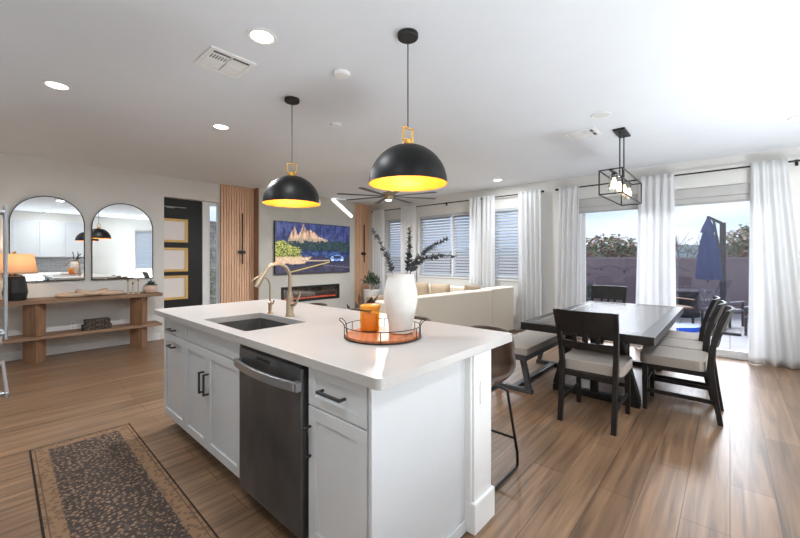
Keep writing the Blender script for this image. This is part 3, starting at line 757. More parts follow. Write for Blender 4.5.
def chair_proto(label, loc, rz):
    """faces +X; origin on the floor under the seat centre"""
    t = thing('dining_chair', label, 'chair', loc, rz, 'dark wood dining chairs around the table')
    W2 = .215
    for s in (-1, 1):
        m = MB(); y = s * (W2 - .02); R = []
        for x, z, w in ((-.29, 0, .034), (-.255, .22, .042), (-.228, .44, .046), (-.240, .60, .042), (-.285, .78, .036), (-.335, .915, .03)):
            yy = y + s * .022 * max(0, (z - .45) / .465); R.append(m.ring([(x - w / 2, yy - .018, z), (x + w / 2, yy - .018, z), (x + w / 2, yy + .018, z), (x - w / 2, yy + .018, z)]))
        m.skin(R).build('leg', DARK, t, bevel=.003)
        m = MB(); y = s * (W2 - .02)
        m.skin([m.ring([(.215 - w, y - w, z), (.215 + w, y - w, z), (.215 + w, y + w, z), (.215 - w, y + w, z)]) for z, w in ((0, .016), (.405, .022))]).build('leg', DARK, t, bevel=.003)
        MB().bar((-.262, y, .17), (.21, y, .17), .02, .032).build('stretcher', DARK, t, bevel=.003)
    MB().box(-.235, .23, -W2 + .005, W2 - .005, .365, .408).build('seat_apron', DARK, t, bevel=.003)
    m = MB(); m.poly(rrect(-.20, .255, -W2 - .018, W2 + .018, .06), [], .409, .49)
    m.build('seat_cushion', FAB, t, bevel=.034, seg=4)
    def rail(name, z0, z1, x0, x1, bow, ex=0, th=.022):
        m = MB(); R = []
        for k in range(13):
            u = -1 + 2 * k / 12; y = (W2 - .037 + ex) * u; c = bow * (u * u - 1)
            R.append(m.ring([(x0 + c - th / 2, y, z0), (x0 + c + th / 2, y, z0), (x1 + c + th / 2, y, z1), (x1 + c - th / 2, y, z1)]))
        m.skin(R).build(name, DARK, t, bevel=.003)
    rail('top_rail', .728, .918, -.272, -.337, .03, .028)
    rail('middle_rail', .60, .663, -.240, -.254, .028, .014)
    for y in (-.085, 0, .085): MB().bar((-.281 + .03 * (y / .18) ** 2, y, .660), (-.30 + .03 * (y / .18) ** 2, y, .731), .03, .016, (1, 0, 0)).build('spindle', DARK, t)
    MB().bar((.215, -.18, .24), (.215, .18, .24), .018, .03).build('front_stretcher', DARK, t, bevel=.003)
    return t
c0 = chair_proto('dark wood dining chair at the near table end, back to the camera', (3.42, .845, 0), 0)
dup(c0, (4.07, .345, 0), PI / 2, 'dark wood dining chair on the right side of the table, nearest the camera')
dup(c0, (4.57, .40, 0), PI / 2, 'middle dark wood dining chair on the right side of the table')
dup(c0, (5.06, .45, 0), PI / 2, 'dark wood dining chair on the right side of the table, nearest the sliding door')
dup(c0, (5.77, 1.33, 0), PI, 'dark wood dining chair at the far end of the table, by the sliding door')
# bench
GREYW = mat('grey_stained_wood', (66, 67, 70), .42, var=.25, scale=5, stretch=(1, 6, 6))
t = thing('dining_bench', 'upholstered dining bench with grey wood legs on the left side of the table', 'bench', (4.10, 1.635, 0))
m = MB(); m.poly(rrect(-.68, .68, -.19, .19, .03), [], .395, .46); m.build('seat_cushion', FAB, t, bevel=.022, seg=3)
MB().box(-.665, .665, -.175, .175, .335, .394).build('seat_frame', GREYW, t, bevel=.004)
for s in (-1, 1):
    x = s * .56
    MB().bar((x, -.20, .022), (x, .20, .022), .05, .044).build('foot_beam', GREYW, t, bevel=.004)
    for q in (-1, 1): MB().bar((x, q * .165, .044), (x, q * .10, .336), .05, .05, (0, 1, 0)).build('leg', GREYW, t, bevel=.004)
MB().bar((-.56, 0, .022), (.56, 0, .022), .06, .03).build('stretcher', GREYW, t, bevel=.004)

# ------------------------------------------------------------------ living room
SOFAM = mat('cream_fabric', (222, 212, 194), .92, var=.04, scale=70, bump=.08)
TANM = mat('tan_fabric', (164, 146, 124), .92, var=.08, scale=70, bump=.08)
BRWN = mat('brown_fabric', (112, 92, 78), .9, var=.12, scale=50)
rz = math.atan2(-.22, 2.79)
t = thing('sectional_sofa', 'large cream sectional sofa seen from behind in front of the blind windows', 'sofa', (3.50, 3.11, 0), rz)
def soft(name, x0, x1, y0, y1, z0, z1, m, par, bv=.04): return MB().box(x0, x1, y0, y1, z0, z1).build(name, m, par, bevel=bv, seg=4)
soft('back', 0, 2.10, 0, .22, .04, .80, SOFAM, t, .02)
soft('back', 2.115, 2.80, 0, .24, .04, .815, SOFAM, t, .02)
soft('seat', 0, 2.1, .225, 1.0, .06, .42, SOFAM, t)
soft('armrest', -.2, -.003, 0, 1.0, .04, .60, SOFAM, t)
sd = soft('chaise', 1.72, 2.54, 1.01, 2.72, .06, .42, SOFAM, t)
soft('back', 2.34, 2.54, .26, 2.72, .421, .78, SOFAM, t, .02)
soft('armrest', 1.72, 2.54, 2.73, 2.92, .04, .50, TANM, t)
for x0, x1 in ((.05, .70), (.73, 1.38), (1.41, 2.05)): soft('back_cushion', x0, x1, .23, .42, .425, .78, SOFAM, t, .06)
def pillow(label, loc, rot, s, m, cat='cushion'):
    mb = MB(); N = 12; top = []
    g = [[None] * (N + 1) for _ in range(N + 1)]; gb = [[None] * (N + 1) for _ in range(N + 1)]
    for i in range(N + 1):
        for j in range(N + 1):
            u, v = -1 + 2 * i / N, -1 + 2 * j / N; h = .075 * ((1 - u ** 4) * (1 - v ** 4)) ** .5 + .004
            k = 1 - .06 * (1 - abs(u * v)) * max(abs(u), abs(v))
            g[i][j] = mb.b.verts.new((u * k * s / 2, h, v * k * s / 2 + s / 2)); gb[i][j] = mb.b.verts.new((u * k * s / 2, -h, v * k * s / 2 + s / 2))
    for i in range(N):
        for j in range(N):
            mb.b.faces.new((g[i][j], g[i + 1][j], g[i + 1][j + 1], g[i][j + 1])); mb.b.faces.new((gb[i][j], gb[i][j + 1], gb[i + 1][j + 1], gb[i + 1][j]))
    for a in range(N):
        for q in ((0, a, 0, a + 1), (N, a, N, a + 1), (a, 0, a + 1, 0), (a, N, a + 1, N)):
            mb.b.faces.new((g[q[0]][q[1]], g[q[2]][q[3]], gb[q[2]][q[3]], gb[q[0]][q[1]]))
    o = mb.build('throw_pillow', m, loc=loc, smooth=True); o.rotation_euler = rot
    return tag(o, label, cat, 'pillows on the sectional sofa')
pillow('large tan pillow standing on the sofa at the middle of its back', (5.80, 4.62, .425), (-.12, 0, PI / 2), .43, TANM)
pillow('dark brown pillow at the left of the sofa pillows, beside the white vase', (5.82, 5.22, .425), (-.12, 0, PI / 2), .42, BRWN)
pillow('small dark brown pillow between the tan pillows', (5.80, 4.12, .425), (-.12, 0, PI / 2), .40, BRWN)
pillow('tan pillow right of the small brown pillow', (5.55, 3.95, .425), (-.12, 0, PI / 2), .44, TANM)
pillow('pale tan pillow resting in the right corner of the sofa', (5.72, 3.44, .425), (-.1, 0, PI - .08), .44, TANM)
# brown sling lounge chair
t = thing('sling_chair', 'dark brown leather sling chair with pointed corners behind the candle', 'chair', (4.31, 4.73, 0), .5); t.scale = (.58, .58, .82)
DLE = mat('dark_leather', (58, 40, 34), .5, var=.15)
m = MB(); R = []
for j in range(9):
    v = j / 8; row = []
    for i in range(9):
        u = -1 + 2 * i / 8; zz = .30 + .42 * v ** 1.5 + (.12 * abs(u) ** 2 if v > .4 else .10 * abs(u) ** 2 * (1 - v)) - .06 * (1 - u * u) * (1 - v)
        row.append((u * (.36 - .02 * v), .36 - .75 * v, zz + (.28 * (1 - v) ** 3 * abs(u) ** 2)))
    R.append(m.ring(row))
o = m.skin(R, closed=False).build('sling', DLE, t, solid=.008)
for s in (-1, 1):
    MB().tube([(s * .34, -.39, .835), (s * .30, .0, .28), (s * .30, .36, .009), (-s * .30, .36, .009)], .008, 6).build('frame', BLACK, t)
    MB().tube([(s * .36, .36, .66), (s * .30, 0, .30), (s * .30, -.36, .009), (-s * .30, -.36, .009)], .008, 6).build('frame', BLACK, t)
# planter by the right slat panel
t = thing('potted_plant', 'bushy green plant in a tall white planter beside the right slat panel', 'potted plant', (6.00, 6.28, 0))
MB().lathe([(.13, 0), (.15, .01), (.19, .40), (.20, .58), (.18, .585), (.17, .55), (.02, .54)], 32).build('planter', CERAM, t, smooth=True)
m = MB(); r = random.Random(5)
for k in range(26):
    a = r.uniform(0, 2 * PI); e = r.uniform(.1, 1.45); L = r.uniform(.22, .36); dv = Vector((math.cos(a) * math.cos(e) * .75, math.sin(a) * math.cos(e) * .75, math.sin(e) * .8)); p0 = Vector((0, 0, .72))
    m.tube([tuple(p0), tuple(p0 + dv * L)], .003, 4)
    for q in range(24):
        p = p0 + dv * L * (.25 + .75 * q / 23); b = Vector((r.gauss(0, 1), r.gauss(0, 1), r.gauss(0, 1))); m.leaf(p, b + dv, r.uniform(.05, .085), .015)
m.build('foliage', mat('olive_leaf', (88, 104, 84), .6, var=.4, scale=9), t); MB().tube([(0, 0, .53), (.02, 0, .75), (0, 0, .95)], .012, 6).build('stem', BARK, t)

# ------------------------------------------------------------------ console wall
WALN = mat('reclaimed_wood', (142, 112, 88), .6, var=.25, scale=4, stretch=(1, 5, 5))
WALP = mat('reclaimed_post', (144, 108, 80), .6, var=.28, scale=4, stretch=(6, 6, .8))
t = thing('console_table', 'long reclaimed wood console table with block legs below the arched mirrors', 'console table', (.905, 6.67, 0))
MB().box(-.86, .86, -.22, .22, .752, .80).build('tabletop', WALN, t, bevel=.004)
MB().box(-.80, .86, -.205, .14, .30, .338).build('shelf', WALN, t, bevel=.004)
for x in (-.515, .60):
    m = MB()
    for z0, z1 in ((0, .299), (.339, .751)): m.poly([(x - .115, -.03), (x, -.20), (x + .10, -.06), (x + .02, .12)], [], z0, z1)
    m.build('leg', WALP, t, bevel=.003)
def arched(label, x0, x1, z0, z1):
    t = thing('arched_mirror', label, 'mirror', ((x0 + x1) / 2, YW, z0), group='arched mirrors above the console'); r = (x1 - x0) / 2; hs = z1 - z0 - r
    arc = lambda q: [(-q, r - q), (q, r - q)] + [(q * math.cos(PI * k / 40), hs + q * math.sin(PI * k / 40)) for k in range(41)]
    MB().poly(arc(r), [arc(r - .01)], -.03, -.001, MY(0)).build('frame', MATBLACK, t)
    MB().poly(arc(r - .0095), [], -.022, -.004, MY(0)).build('glass', MIRROR, t)
arched('black framed arched mirror above the lamp, nearer the left picture edge', .165, .915, 1.012, 2.175)
arched('black framed arched mirror above the bowl, nearer the front door', .99, 1.757, 1.005, 2.165)
# lamp
LX, LY = .215, 6.66
t = thing('table_lamp', 'table lamp with black tapered base and glowing linen shade on the console', 'lamp', (LX, LY, .80))
MB().lathe([(.085, 0), (.10, .01), (.115, .10), (.10, .22), (.085, .30), (.03, .31), (.012, .32), (.012, .37)], 10).build('base', MATBLACK, t, bevel=.002)
LSH = mat('lamp_linen', (228, 200, 172), .8, var=.04, scale=80, transl=.6)
MB().lathe([(.205, .335), (.20, .36), (.165, .575), (.163, .58)], 40, cap0=False, cap1=False).build('lamp_shade', LSH, t, smooth=True, solid=.004)
MB().lathe([(.008, .37), (.03, .40), (.036, .43), (.02, .465), (.004, .47)], 16).build('bulb', mat('warm_bulb', (255, 220, 170), .4, emit=(255, 214, 160), estr=2.5), t)
MB().lathe([(.006, .56), (.009, .60), (.009, .61), (.002, .615)], 10).build('finial', BRASS, t)
pl = bpy.data.lights.new('lamp_light', 'POINT'); pl.energy = 3.5; pl.color = (1, .84, .66); pl.shadow_soft_size = .03
o = bpy.data.objects.new('lamp_light', pl); COL.objects.link(o); o.location = (LX, LY, .80 + .50)
# wooden chain
PALEW = mat('pale_wood', (206, 180, 154), .6, var=.1, scale=8)
t = thing('wooden_chain', 'pale carved wooden chain of three links lying on the console', 'decoration', (.955, 6.62, .80))
for k, (x, rx, ry, tl) in enumerate(((-.20, .15, .075, .05), (0, .15, .08, .35), (.19, .14, .075, -.05))):
    P = [(x + rx * math.cos(2 * PI * i / 28), ry * math.sin(2 * PI * i / 28), .032 + (.026 if k == 1 else .0) + .016 * (k == 1) * math.cos(4 * PI * i / 28)) for i in range(28)]
    MB().tube(P, .031, 10, True).build('link', PALEW, t, smooth=True)
# candlesticks
def candlestick(label, x, h, proto=None):
    t = thing('candlestick', label, 'candlestick', (x, 6.60, .80), group='slim brass candlesticks on the console')
    MB().lathe([(.026, 0), (.026, .01), (.012, .018), (.006, .03)], 20).build('base', PALEW, t, smooth=True)
    MB().tube([(0, 0, .025), (0, 0, h)], .0045, 8).build('stem', BRASS, t)
    MB().lathe([(.006, h), (.014, h + .012), (.014, h + .03), (.010, h + .035)], 14).build('cup', BRASS, t)
candlestick('tall slim brass candlestick left of the other two on the console', 1.36, .18)
candlestick('short slim brass candlestick between two taller ones on the console', 1.42, .135)
candlestick('tall slim brass candlestick nearest the pink bowl', 1.485, .18)
# bowl with succulent
BLUSH = mat('blush_ceramic', (214, 184, 168), .65, var=.06, scale=12)
t = thing('planter_bowl', 'round blush ceramic bowl holding a small plant at the console end', 'planter', (1.64, 6.60, .80))
MB().lathe([(.045, 0), (.07, .006), (.098, .05), (.10, .07), (.085, .105), (.06, .118), (.055, .112), (.03, .09), (.005, .088)], 36).build('bowl', BLUSH, t, smooth=True)
m = MB(); r = random.Random(9)
for k in range(46):
    a = r.uniform(0, 2 * PI); e = r.uniform(.25, 1.3); dv = (math.cos(a) * math.cos(e), math.sin(a) * math.cos(e), math.sin(e)); m.leaf((dv[0] * .02, dv[1] * .02, .10), dv, r.uniform(.06, .13), .016)
m.build('leaves', mat('succulent', (88, 100, 92), .6, var=.25), t)
# patterned boxes
BOXM = bpy.data.materials.new('patterned_box'); BOXM.use_nodes = True
n, l = BOXM.node_tree.nodes, BOXM.node_tree.links; b = n['Principled BSDF']; tc_ = n.new('ShaderNodeTexCoord'); v = n.new('ShaderNodeTexVoronoi'); v.feature = 'DISTANCE_TO_EDGE'; v.inputs['Scale'].default_value = 38
r = n.new('ShaderNodeValToRGB'); r.color_ramp.elements[0].position = .10; r.color_ramp.elements[0].color = lin((30, 28, 27)); r.color_ramp.elements[1].position = .28; r.color_ramp.elements[1].color = lin((112, 92, 70))
l.new(tc_.outputs['Object'], v.inputs['Vector']); l.new(v.outputs['Distance'], r.inputs['Fac']); l.new(r.outputs[0], b.inputs['Base Color']); b.inputs['Roughness'].default_value = .6
for label, x, z, hw in (('larger dark patterned box at the bottom of the stack on the console shelf', 1.0, .339, .155), ('smaller dark patterned box on top of the stack on the console shelf', 1.005, .408, .135)):
    t = thing('decorative_box', label, 'box', (x, 6.60, z), group='stacked boxes on the console shelf')
    MB().box(-hw, hw, -.085, .085, 0, .046).build('body', BOXM, t, bevel=.003); MB().box(-hw - .003, hw + .003, -.088, .088, .0465, .069).build('lid', BOXM, t, bevel=.003)
t = thing('power_outlet', 'white double power outlet on the wall below the console', 'outlet', (.79, YW, .375))
MB().box(-.035, .035, -.006, -.001, -.057, .057).build('cover_plate', WHITEPL, t, bevel=.002)
for z in (-.024, .024): MB().box(-.015, .015, -.009, -.006, z - .014, z + .014).build('socket', mat('socket_grey', (214, 214, 212), .5), t, bevel=.002)

# ------------------------------------------------------------------ runner rug
RUG = bpy.data.materials.new('runner_rug_pattern'); RUG.use_nodes = True
n, l = RUG.node_tree.nodes, RUG.node_tree.links; b = n['Principled BSDF']; b.inputs['Roughness'].default_value = .95; b.inputs['Specular IOR Level'].default_value = .1
tc_ = n.new('ShaderNodeTexCoord'); sx = n.new('ShaderNodeSeparateXYZ'); l.new(tc_.outputs['Object'], sx.inputs[0])
def M2(op, a, bb=None, cc=None):
    q = n.new('ShaderNodeMath'); q.operation = op
    for i, v in enumerate((a, bb, cc)):
        if v is None: continue
        if isinstance(v, (int, float)): q.inputs[i].default_value = v
        else: l.new(v, q.inputs[i])
    return q.outputs[0]
def mixc(f, a, bb):
    q = n.new('ShaderNodeMix'); q.data_type = 'RGBA'
    l.new(f, q.inputs['Factor'])
    for k, v in (('A', a), ('B', bb)):
        if isinstance(v, tuple): q.inputs[k].default_value = v
        else: l.new(v, q.inputs[k])
    return q.outputs['Result']
RW, RL = .283, 1.05
ax, ay = M2('ABSOLUTE', sx.outputs[0]), M2('ABSOLUTE', sx.outputs[1])
ed = M2('MINIMUM', M2('SUBTRACT', RW, ax), M2('SUBTRACT', RL, ay))       # distance to rug edge
vo = n.new('ShaderNodeTexVoronoi'); vo.inputs['Scale'].default_value = 40; vo.distance = 'MANHATTAN'; vo.inputs['Randomness'].default_value = .75; l.new(tc_.outputs['Object'], vo.inputs['Vector'])
no = n.new('ShaderNodeTexNoise'); no.inputs['Scale'].default_value = 62; no.inputs['Detail'].default_value = 6; l.new(tc_.outputs['Object'], no.inputs['Vector'])
nb = n.new('ShaderNodeTexNoise'); nb.inputs['Scale'].default_value = 5; nb.inputs['Detail'].default_value = 4; l.new(tc_.outputs['Object'], nb.inputs['Vector'])
motif = M2('GREATER_THAN', M2('ADD', M2('MULTIPLY', no.outputs['Fac'], .62), M2('MULTIPLY', M2('SUBTRACT', .45, vo.outputs['Distance']), .75)), .285)
field = mixc(motif, lin((70, 61, 56)), lin((138, 112, 90)))
wash = mixc(M2('MULTIPLY', M2('GREATER_THAN', no.outputs['Fac'], .56), .55), field, lin((104, 88, 78)))
vb = n.new('ShaderNodeTexVoronoi'); vb.inputs['Scale'].default_value = 34; l.new(tc_.outputs['Object'], vb.inputs['Vector'])
border = mixc(M2('MULTIPLY', M2('LESS_THAN', M2('ADD', vb.outputs['Distance'], M2('MULTIPLY', no.outputs['Fac'], .5)), .66), .6), lin((134, 106, 82)), lin((92, 74, 62)))
inner = M2('GREATER_THAN', M2('ADD', ed, M2('MULTIPLY', M2('SUBTRACT', no.outputs['Fac'], .5), .03)), .088)
cc = mixc(inner, border, wash)
ln = M2('MULTIPLY', M2('LESS_THAN', M2('ABSOLUTE', M2('SUBTRACT', ed, .026)), .0035), .6)
cc = mixc(ln, cc, lin((78, 60, 52)))
cc = mixc(M2('LESS_THAN', ed, .009), cc, lin((50, 42, 38)))
l.new(cc, b.inputs['Base Color'])
o = MB().box(-RW, RW, -RL, RL, 0, .007).build('runner_rug', RUG, loc=(.452, 2.535, .0005)); o.rotation_euler = (0, 0, -.012)
tag(o, 'faded oriental runner rug in charcoal and tan on the kitchen floor', 'rug')

# ------------------------------------------------------------------ refrigerator and kitchen behind the camera
t = thing('refrigerator', 'stainless steel refrigerator with bar handles at the left picture edge', 'refrigerator', (-.03, 2.91, 0))
FSTEEL = mat('fridge_steel', (186, 188, 190), .35, .7, var=.04, stretch=(1, 1, 20))
MB().box(-.74, -.07, -.455, .455, .005, 1.80).build('body', mat('fridge_grey', (120, 120, 122), .5), t, bevel=.004)
for a, b in ((-.45, -.004), (.004, .45)):
    dd = MB().box(-.069, -.004, a, b, .765, 1.795).build('door', FSTEEL, t, bevel=.008)
    y = -.04 if a < 0 else .04
    MB().tube([(-.004, y, .93), (.085, y, .93)], .015, 8).tube([(-.004, y, 1.575), (.085, y, 1.575)], .015, 8).box(.079, .095, y - .011, y + .011, .895, 1.61).build('handle', STEEL, dd, bevel=.005)
dd = MB().box(-.069, -.004, -.45, .45, .06, .755).build('drawer', FSTEEL, t, bevel=.008)
MB().tube([(-.004, -.36, .69), (.08, -.36, .69)], .011, 8).tube([(-.004, .36, .69), (.08, .36, .69)], .011, 8).box(.076, .091, -.40, .40, .677, .703).build('handle', STEEL, dd, bevel=.005)
# back run seen in the mirrors
BY = YB
TILE = brick('subway_tile', (196, 196, 198), (178, 178, 182), (222, 222, 222), .2, .075, .004, .25, rot=(PI / 2, 0, 0), offset=.5)
struct(MB().box(-.8, 2.10, BY + .001, BY + .010, .915, 1.36).build('trim_2', TILE))
names = ['left', 'second', 'third', 'right']
for k in range(4):
    x0 = -.14 + .56 * k
    t = thing('wall_cabinet', 'white shaker wall cabinet behind the camera, %s along the back wall' % ('leftmost', 'second from left', 'third from left', 'rightmost')[k], 'cabinet', (x0 + .28, BY + .012, 1.36), PI / 2 * 0, 'white wall cabinets on the back wall')
    MB().box(-.279, .279, 0, .31, 0, 1.05).build('body', CAB, t)
    MB().poly(rect(-.277, .277, .003, 1.047), [rect(-.215, .215, .065, .985)], .311, .331, MY(0)).box(-.217, .217, .311, .322, .063, .987).build('door', CAB, t, bevel=.002, seg=1)
    t = thing('base_cabinet', 'white shaker base cabinet behind the camera, %s along the back wall' % ('leftmost', 'second from left', 'third from left', 'rightmost')[k], 'cabinet', (x0 + .28, BY + .012, 0), 0, 'white base cabinets on the back wall')
    MB().box(-.279, .279, 0, .55, .10, .874).box(-.279, .279, 0, .5, .001, .10).build('body', CAB, t)
    dd = MB().poly(rect(-.277, .277, .11, .868), [rect(-.215, .215, .172, .806)], .551, .571, MY(0)).box(-.217, .217, .551, .562, .17, .81).build('door', CAB, t, bevel=.002, seg=1)
    MB().bar((.2, .60, .66), (.2, .60, .80), .012, .012, (1, 0, 0)).build('handle', GUN, dd)
struct(MB().box(-.20, 2.12, BY + .012, BY + .30, 2.415, C - .001).build('trim_3', WALL))
tag(MB().box(-.16, 2.13, BY + .012, BY + .60, .876, .914).build('countertop', QUARTZ, bevel=.003), 'white quartz countertop along the back wall behind the camera', 'countertop')

# ------------------------------------------------------------------ ceiling fixtures
LENS = mat('lens_white', (255, 255, 255), .4, emit=(255, 250, 242), estr=5)
def downlight(label, x, y, on=True, watts=None):
    t = thing('recessed_light', label, 'ceiling light', (x, y, C), group='round recessed ceiling lights')
    MB().poly([(.085 * math.cos(2 * PI * k / 40), .085 * math.sin(2 * PI * k / 40)) for k in range(40)], [[(.066 * math.cos(2 * PI * k / 40), .066 * math.sin(2 * PI * k / 40)) for k in range(40)]], -.008, -.0005).build('trim_ring', WHITEPL, t, bevel=.002)
    MB().lathe([(.066, -.0005), (.066, -.004), (.03, -.005), (.001, -.005)], 32, cap1=False).build('lens', LENS if on else mat('lens_unlit', (222, 222, 220), .35), t)
    if on:
        a = bpy.data.lights.new('downlight', 'AREA'); a.shape = 'DISK'; a.size = .13; a.energy = watts or LAMP_W; a.color = (.90, .95, 1.0)
        o = bpy.data.objects.new('downlight', a); COL.objects.link(o); o.location = (x, y, C - .012)
downlight('lit recessed ceiling light beside the vent above the island', 1.106, 2.119)
downlight('lit recessed ceiling light farthest left, in front of the arched mirrors', .351, 3.91, watts=16)
downlight('lit recessed ceiling light left of the far dome pendant', 1.586, 3.89, watts=26)
downlight('unlit recessed ceiling light beside the cage chandelier', 3.85, .905, False)
downlight('lit recessed ceiling light above the sofa near the window wall', 5.86, 2.99)
for x, y in ((-.1, .9), (1.1, -.6), (3.0, -.6), (5.2, -.5), (1.0, 5.6), (4.2, 6.0)):  # extra downlights added out of view to light the room
    downlight('lit recessed ceiling light added unseen outside the picture near %s' % {(-.1, .9): 'the refrigerator', (1.1, -.6): 'the back kitchen counter', (3.0, -.6): 'the rear window', (5.2, -.5): 'the right wall corner', (1.0, 5.6): 'the console table', (4.2, 6.0): 'the television'}[(x, y)], x, y) if (x, y) not in ((1.0, 5.6), (4.2, 6.0)) else None
def disc(label, x, y, r):
    t = thing('smoke_detector', label, 'smoke detector', (x, y, C), group='round white ceiling discs')
    MB().lathe([(r, -.001), (r, -.012), (r * .85, -.022), (r * .3, -.024), (.001, -.024)], 32, cap1=False).build('cover', WHITEPL, t, smooth=True)
disc('round white ceiling disc between the two pendants, nearer the camera', 1.717, 2.108, .06)
disc('small round white ceiling disc right of the far pendant', 2.33, 2.955, .055)
VENTD = mat('vent_dark', (92, 92, 94), .8)
def vent(label, x, y, rz, sz=.30):
    t = thing('ceiling_vent', label, 'vent', (x, y, C), rz, 'white square ceiling vents'); h = sz / 2
    MB().poly(rect(-h, h, -h, h), [rect(-h + .03, h - .03, -h + .03, h - .03)], -.012, -.0005).build('frame', WHITEPL, t, bevel=.003)
    MB().box(-h + .03, h - .03, -h + .03, h - .03, -.003, -.0005).build('backing', VENTD, t)
    m = MB(); q = h - .03
    for k in range(7):
        c = .02 + (q - .02) * k / 7; 
        m.box(-q, q, -c - .004, -c + .007, -.011, -.003) if k % 1 == 0 else None
    for k in range(7):
        xx = .006 + (q - .016) * k / 6; m.box(xx, xx + .0085, .004, q - .042, -.006, -.003)
    m.box(-q, .0, .004, q - .042, -.006, -.003).box(-q, q, q - .046, q - .036, -.011, -.003).box(-.004, .004, -q, q, -.011, -.003).box(-q, q, -.006, .004, -.011, -.003)
    m.build('louvers', WHITEPL, t)
vent('square white ceiling vent above the island, left of the pendants', 1.087, 2.595, PI)
vent('square white ceiling vent above the dining area beside the chandelier', 4.30, 1.19, PI)

# pendants
GOLD = mat('gold_leaf_inside', (238, 158, 52), .4, .35, var=.1)
PBLACK = mat('pendant_black', (17, 16, 15), .46, .3, var=.15, spec=.35)
def pendant(label, x, y, zr, rz):
    t = thing('pendant_lamp', label, 'pendant light', (x, y, 0), rz, 'black dome pendants over the island')
    R = .236; zt = zr + .238
    MB().lathe([(.058, C - .028), (.062, C - .024), (.062, C - .001)], 32).build('canopy', MATBLACK, t, smooth=True)
    MB().tube([(0, 0, zt + .10), (0, 0, C - .028)], .0035, 8).build('cord', MATBLACK, t)
    outp = [(R, zr)] + [(R * math.cos(a), zr + .238 * math.sin(a)) for a in [PI / 2 * k / 16 for k in range(1, 16)]] + [(.02, zt)]
    MB().lathe(outp, 64, cap0=False).build('shade', PBLACK, t, smooth=True)
    inp = [(R - .001, zr)] + [((R - .006) * math.cos(a), zr + .232 * math.sin(a)) for a in [PI / 2 * k / 16 for k in range(1, 16)]] + [(.015, zt - .006)]
    MB().lathe(inp, 64, cap0=False).build('shade_lining', GOLD, t, smooth=True)
    MB().lathe([(.03, zt - .002), (.03, zt + .012), (.022, zt + .018), (.022, zt + .03), (.012, zt + .035)], 20).build('cap', BRASS, t, smooth=True)
    m = MB()
    for s in (-1, 1): m.bar((s * .036, 0, zt + .02), (s * .036, 0, zt + .10), .012, .008, (1, 0, 0))
    m.bar((-.042, 0, zt + .10), (.042, 0, zt + .10), .012, .009).bar((-.042, 0, zt + .024), (.042, 0, zt + .024), .012, .009).build('yoke', BRASS, t, bevel=.002)
    MB().lathe([(.012, zt - .01), (.014, zt - .05), (.034, zt - .085), (.036, zt - .11), (.02, zt - .14), (.003, zt - .146)], 20).build('bulb', mat('pendant_bulb', (255, 240, 210), .4, emit=(255, 214, 150), estr=8), t, smooth=True)
    l_ = bpy.data.lights.new('pendant_light', 'POINT'); l_.energy = 5; l_.color = (1, .86, .62); l_.shadow_soft_size = .04
    o = bpy.data.objects.new('pendant_light', l_); COL.objects.link(o); o.location = (x, y, zt - .17)
pendant('black dome pendant with gold lining nearer the camera, above the tray', 1.683, 1.445, 1.774, -.1)
pendant('black dome pendant with gold lining farther away, above the faucet', 1.714, 2.769, 1.79, -.55)

# cage chandelier
x0, x1, yc, z0, z1, hw = 4.02, 5.02, .862, 1.955, 2.19, .10
t = thing('cage_chandelier', 'rectangular black cage chandelier with glass cylinder lights over the dining table', 'chandelier', ((x0 + x1) / 2, yc, 0)); a = (x1 - x0) / 2
m = MB(); e = .011
for y in (-hw, hw):
    for z in (z0, z1): m.box(-a, a, y - e / 2, y + e / 2, z - e / 2, z + e / 2)
for x in (-a, a):
    for z in (z0, z1): m.box(x - e / 2, x + e / 2, -hw, hw, z - e / 2, z + e / 2)
    for y in (-hw, hw): m.box(x - e / 2, x + e / 2, y - e / 2, y + e / 2, z0, z1)
m.build('cage', BLACK, t)
MB().box(-a, a, -.012, .012, z1 - .012, z1 + .008).build('center_bar', BLACK, t)
MB().box(-.16, .16, -.055, .055, C - .022, C - .001).build('canopy', BLACK, t, bevel=.003)
for x in (-.10, .10): MB().tube([(x, 0, z1), (x, 0, C - .02)], .0065, 8).build('rod', BLACK, t)
CLEAR = glass('clear_glass', (.95, .95, .94), .12)
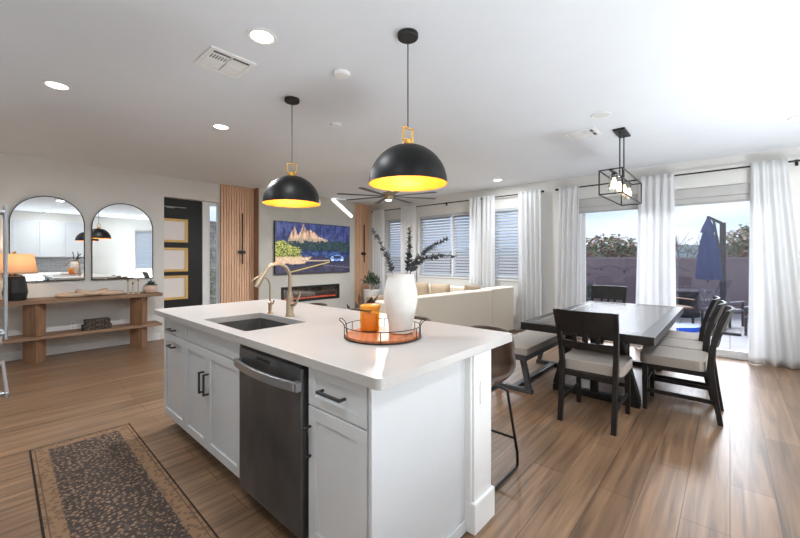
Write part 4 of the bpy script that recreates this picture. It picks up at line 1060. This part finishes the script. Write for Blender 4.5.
for k in range(4):
    x = -.36 + .24 * k
    s = MB().lathe([(.022, z1 - .012), (.026, z1 - .03), (.024, z1 - .055), (.014, z1 - .06)], 16, (x, 0, 0)).build('socket', BLACK, t)
    MB().lathe([(.05, z1 - .035), (.052, z1 - .04), (.052, z1 - .19)], 28, (x, 0, 0), cap0=False, cap1=False).build('glass_shade', CLEAR, s, solid=.003)
    MB().lathe([(.012, z1 - .06), (.014, z1 - .075), (.026, z1 - .11), (.028, z1 - .13), (.016, z1 - .155), (.003, z1 - .16)], 16, (x, 0, 0)).build('bulb', mat('filament_bulb', (255, 230, 200), .3, emit=(255, 226, 190), estr=5), s, smooth=True)

# ceiling fan
t = thing('ceiling_fan', 'large ceiling fan with slim dark blades above the living area', 'ceiling fan', (4.63, 4.42, 0), .25); zf = 2.385
MB().lathe([(.075, C - .001), (.075, C - .03), (.03, C - .05), (.015, C - .055)], 24).build('canopy', NICKEL, t, smooth=True)
MB().tube([(0, 0, zf + .05), (0, 0, C - .05)], .014, 10).build('downrod', NICKEL, t)
MB().lathe([(.03, zf + .10), (.10, zf + .08), (.115, zf + .03), (.09, zf), (.06, zf - .02), (.055, zf - .045), (.01, zf - .05)], 32).build('motor', NICKEL, t, smooth=True)
MB().lathe([(.055, zf - .0505), (.05, zf - .058), (.02, zf - .064), (.001, zf - .065)], 24, cap1=False).build('light_lens', LENS, t, smooth=True)
l_ = bpy.data.lights.new('fan_light', 'AREA'); l_.shape = 'DISK'; l_.size = .09; l_.energy = 45; l_.color = (.96, .98, 1)
o = bpy.data.objects.new('fan_light', l_); COL.objects.link(o); o.location = (4.63, 4.42, zf - .07)
FANB = mat('fan_blade', (86, 84, 82), .5)
for k in range(8):
    A = Matrix.Rotation(2 * PI * k / 8, 4, 'Z') @ Matrix.Rotation(.16, 4, 'X')
    m = MB(); m.poly([(.08, -.03), (.86, -.055), (.90, 0), (.86, .055), (.08, .03)], [], zf + .012, zf + .020, Matrix.Rotation(2 * PI * k / 8, 4, 'Z'))
    m.build('blade', FANB, t, bevel=.002, seg=1)
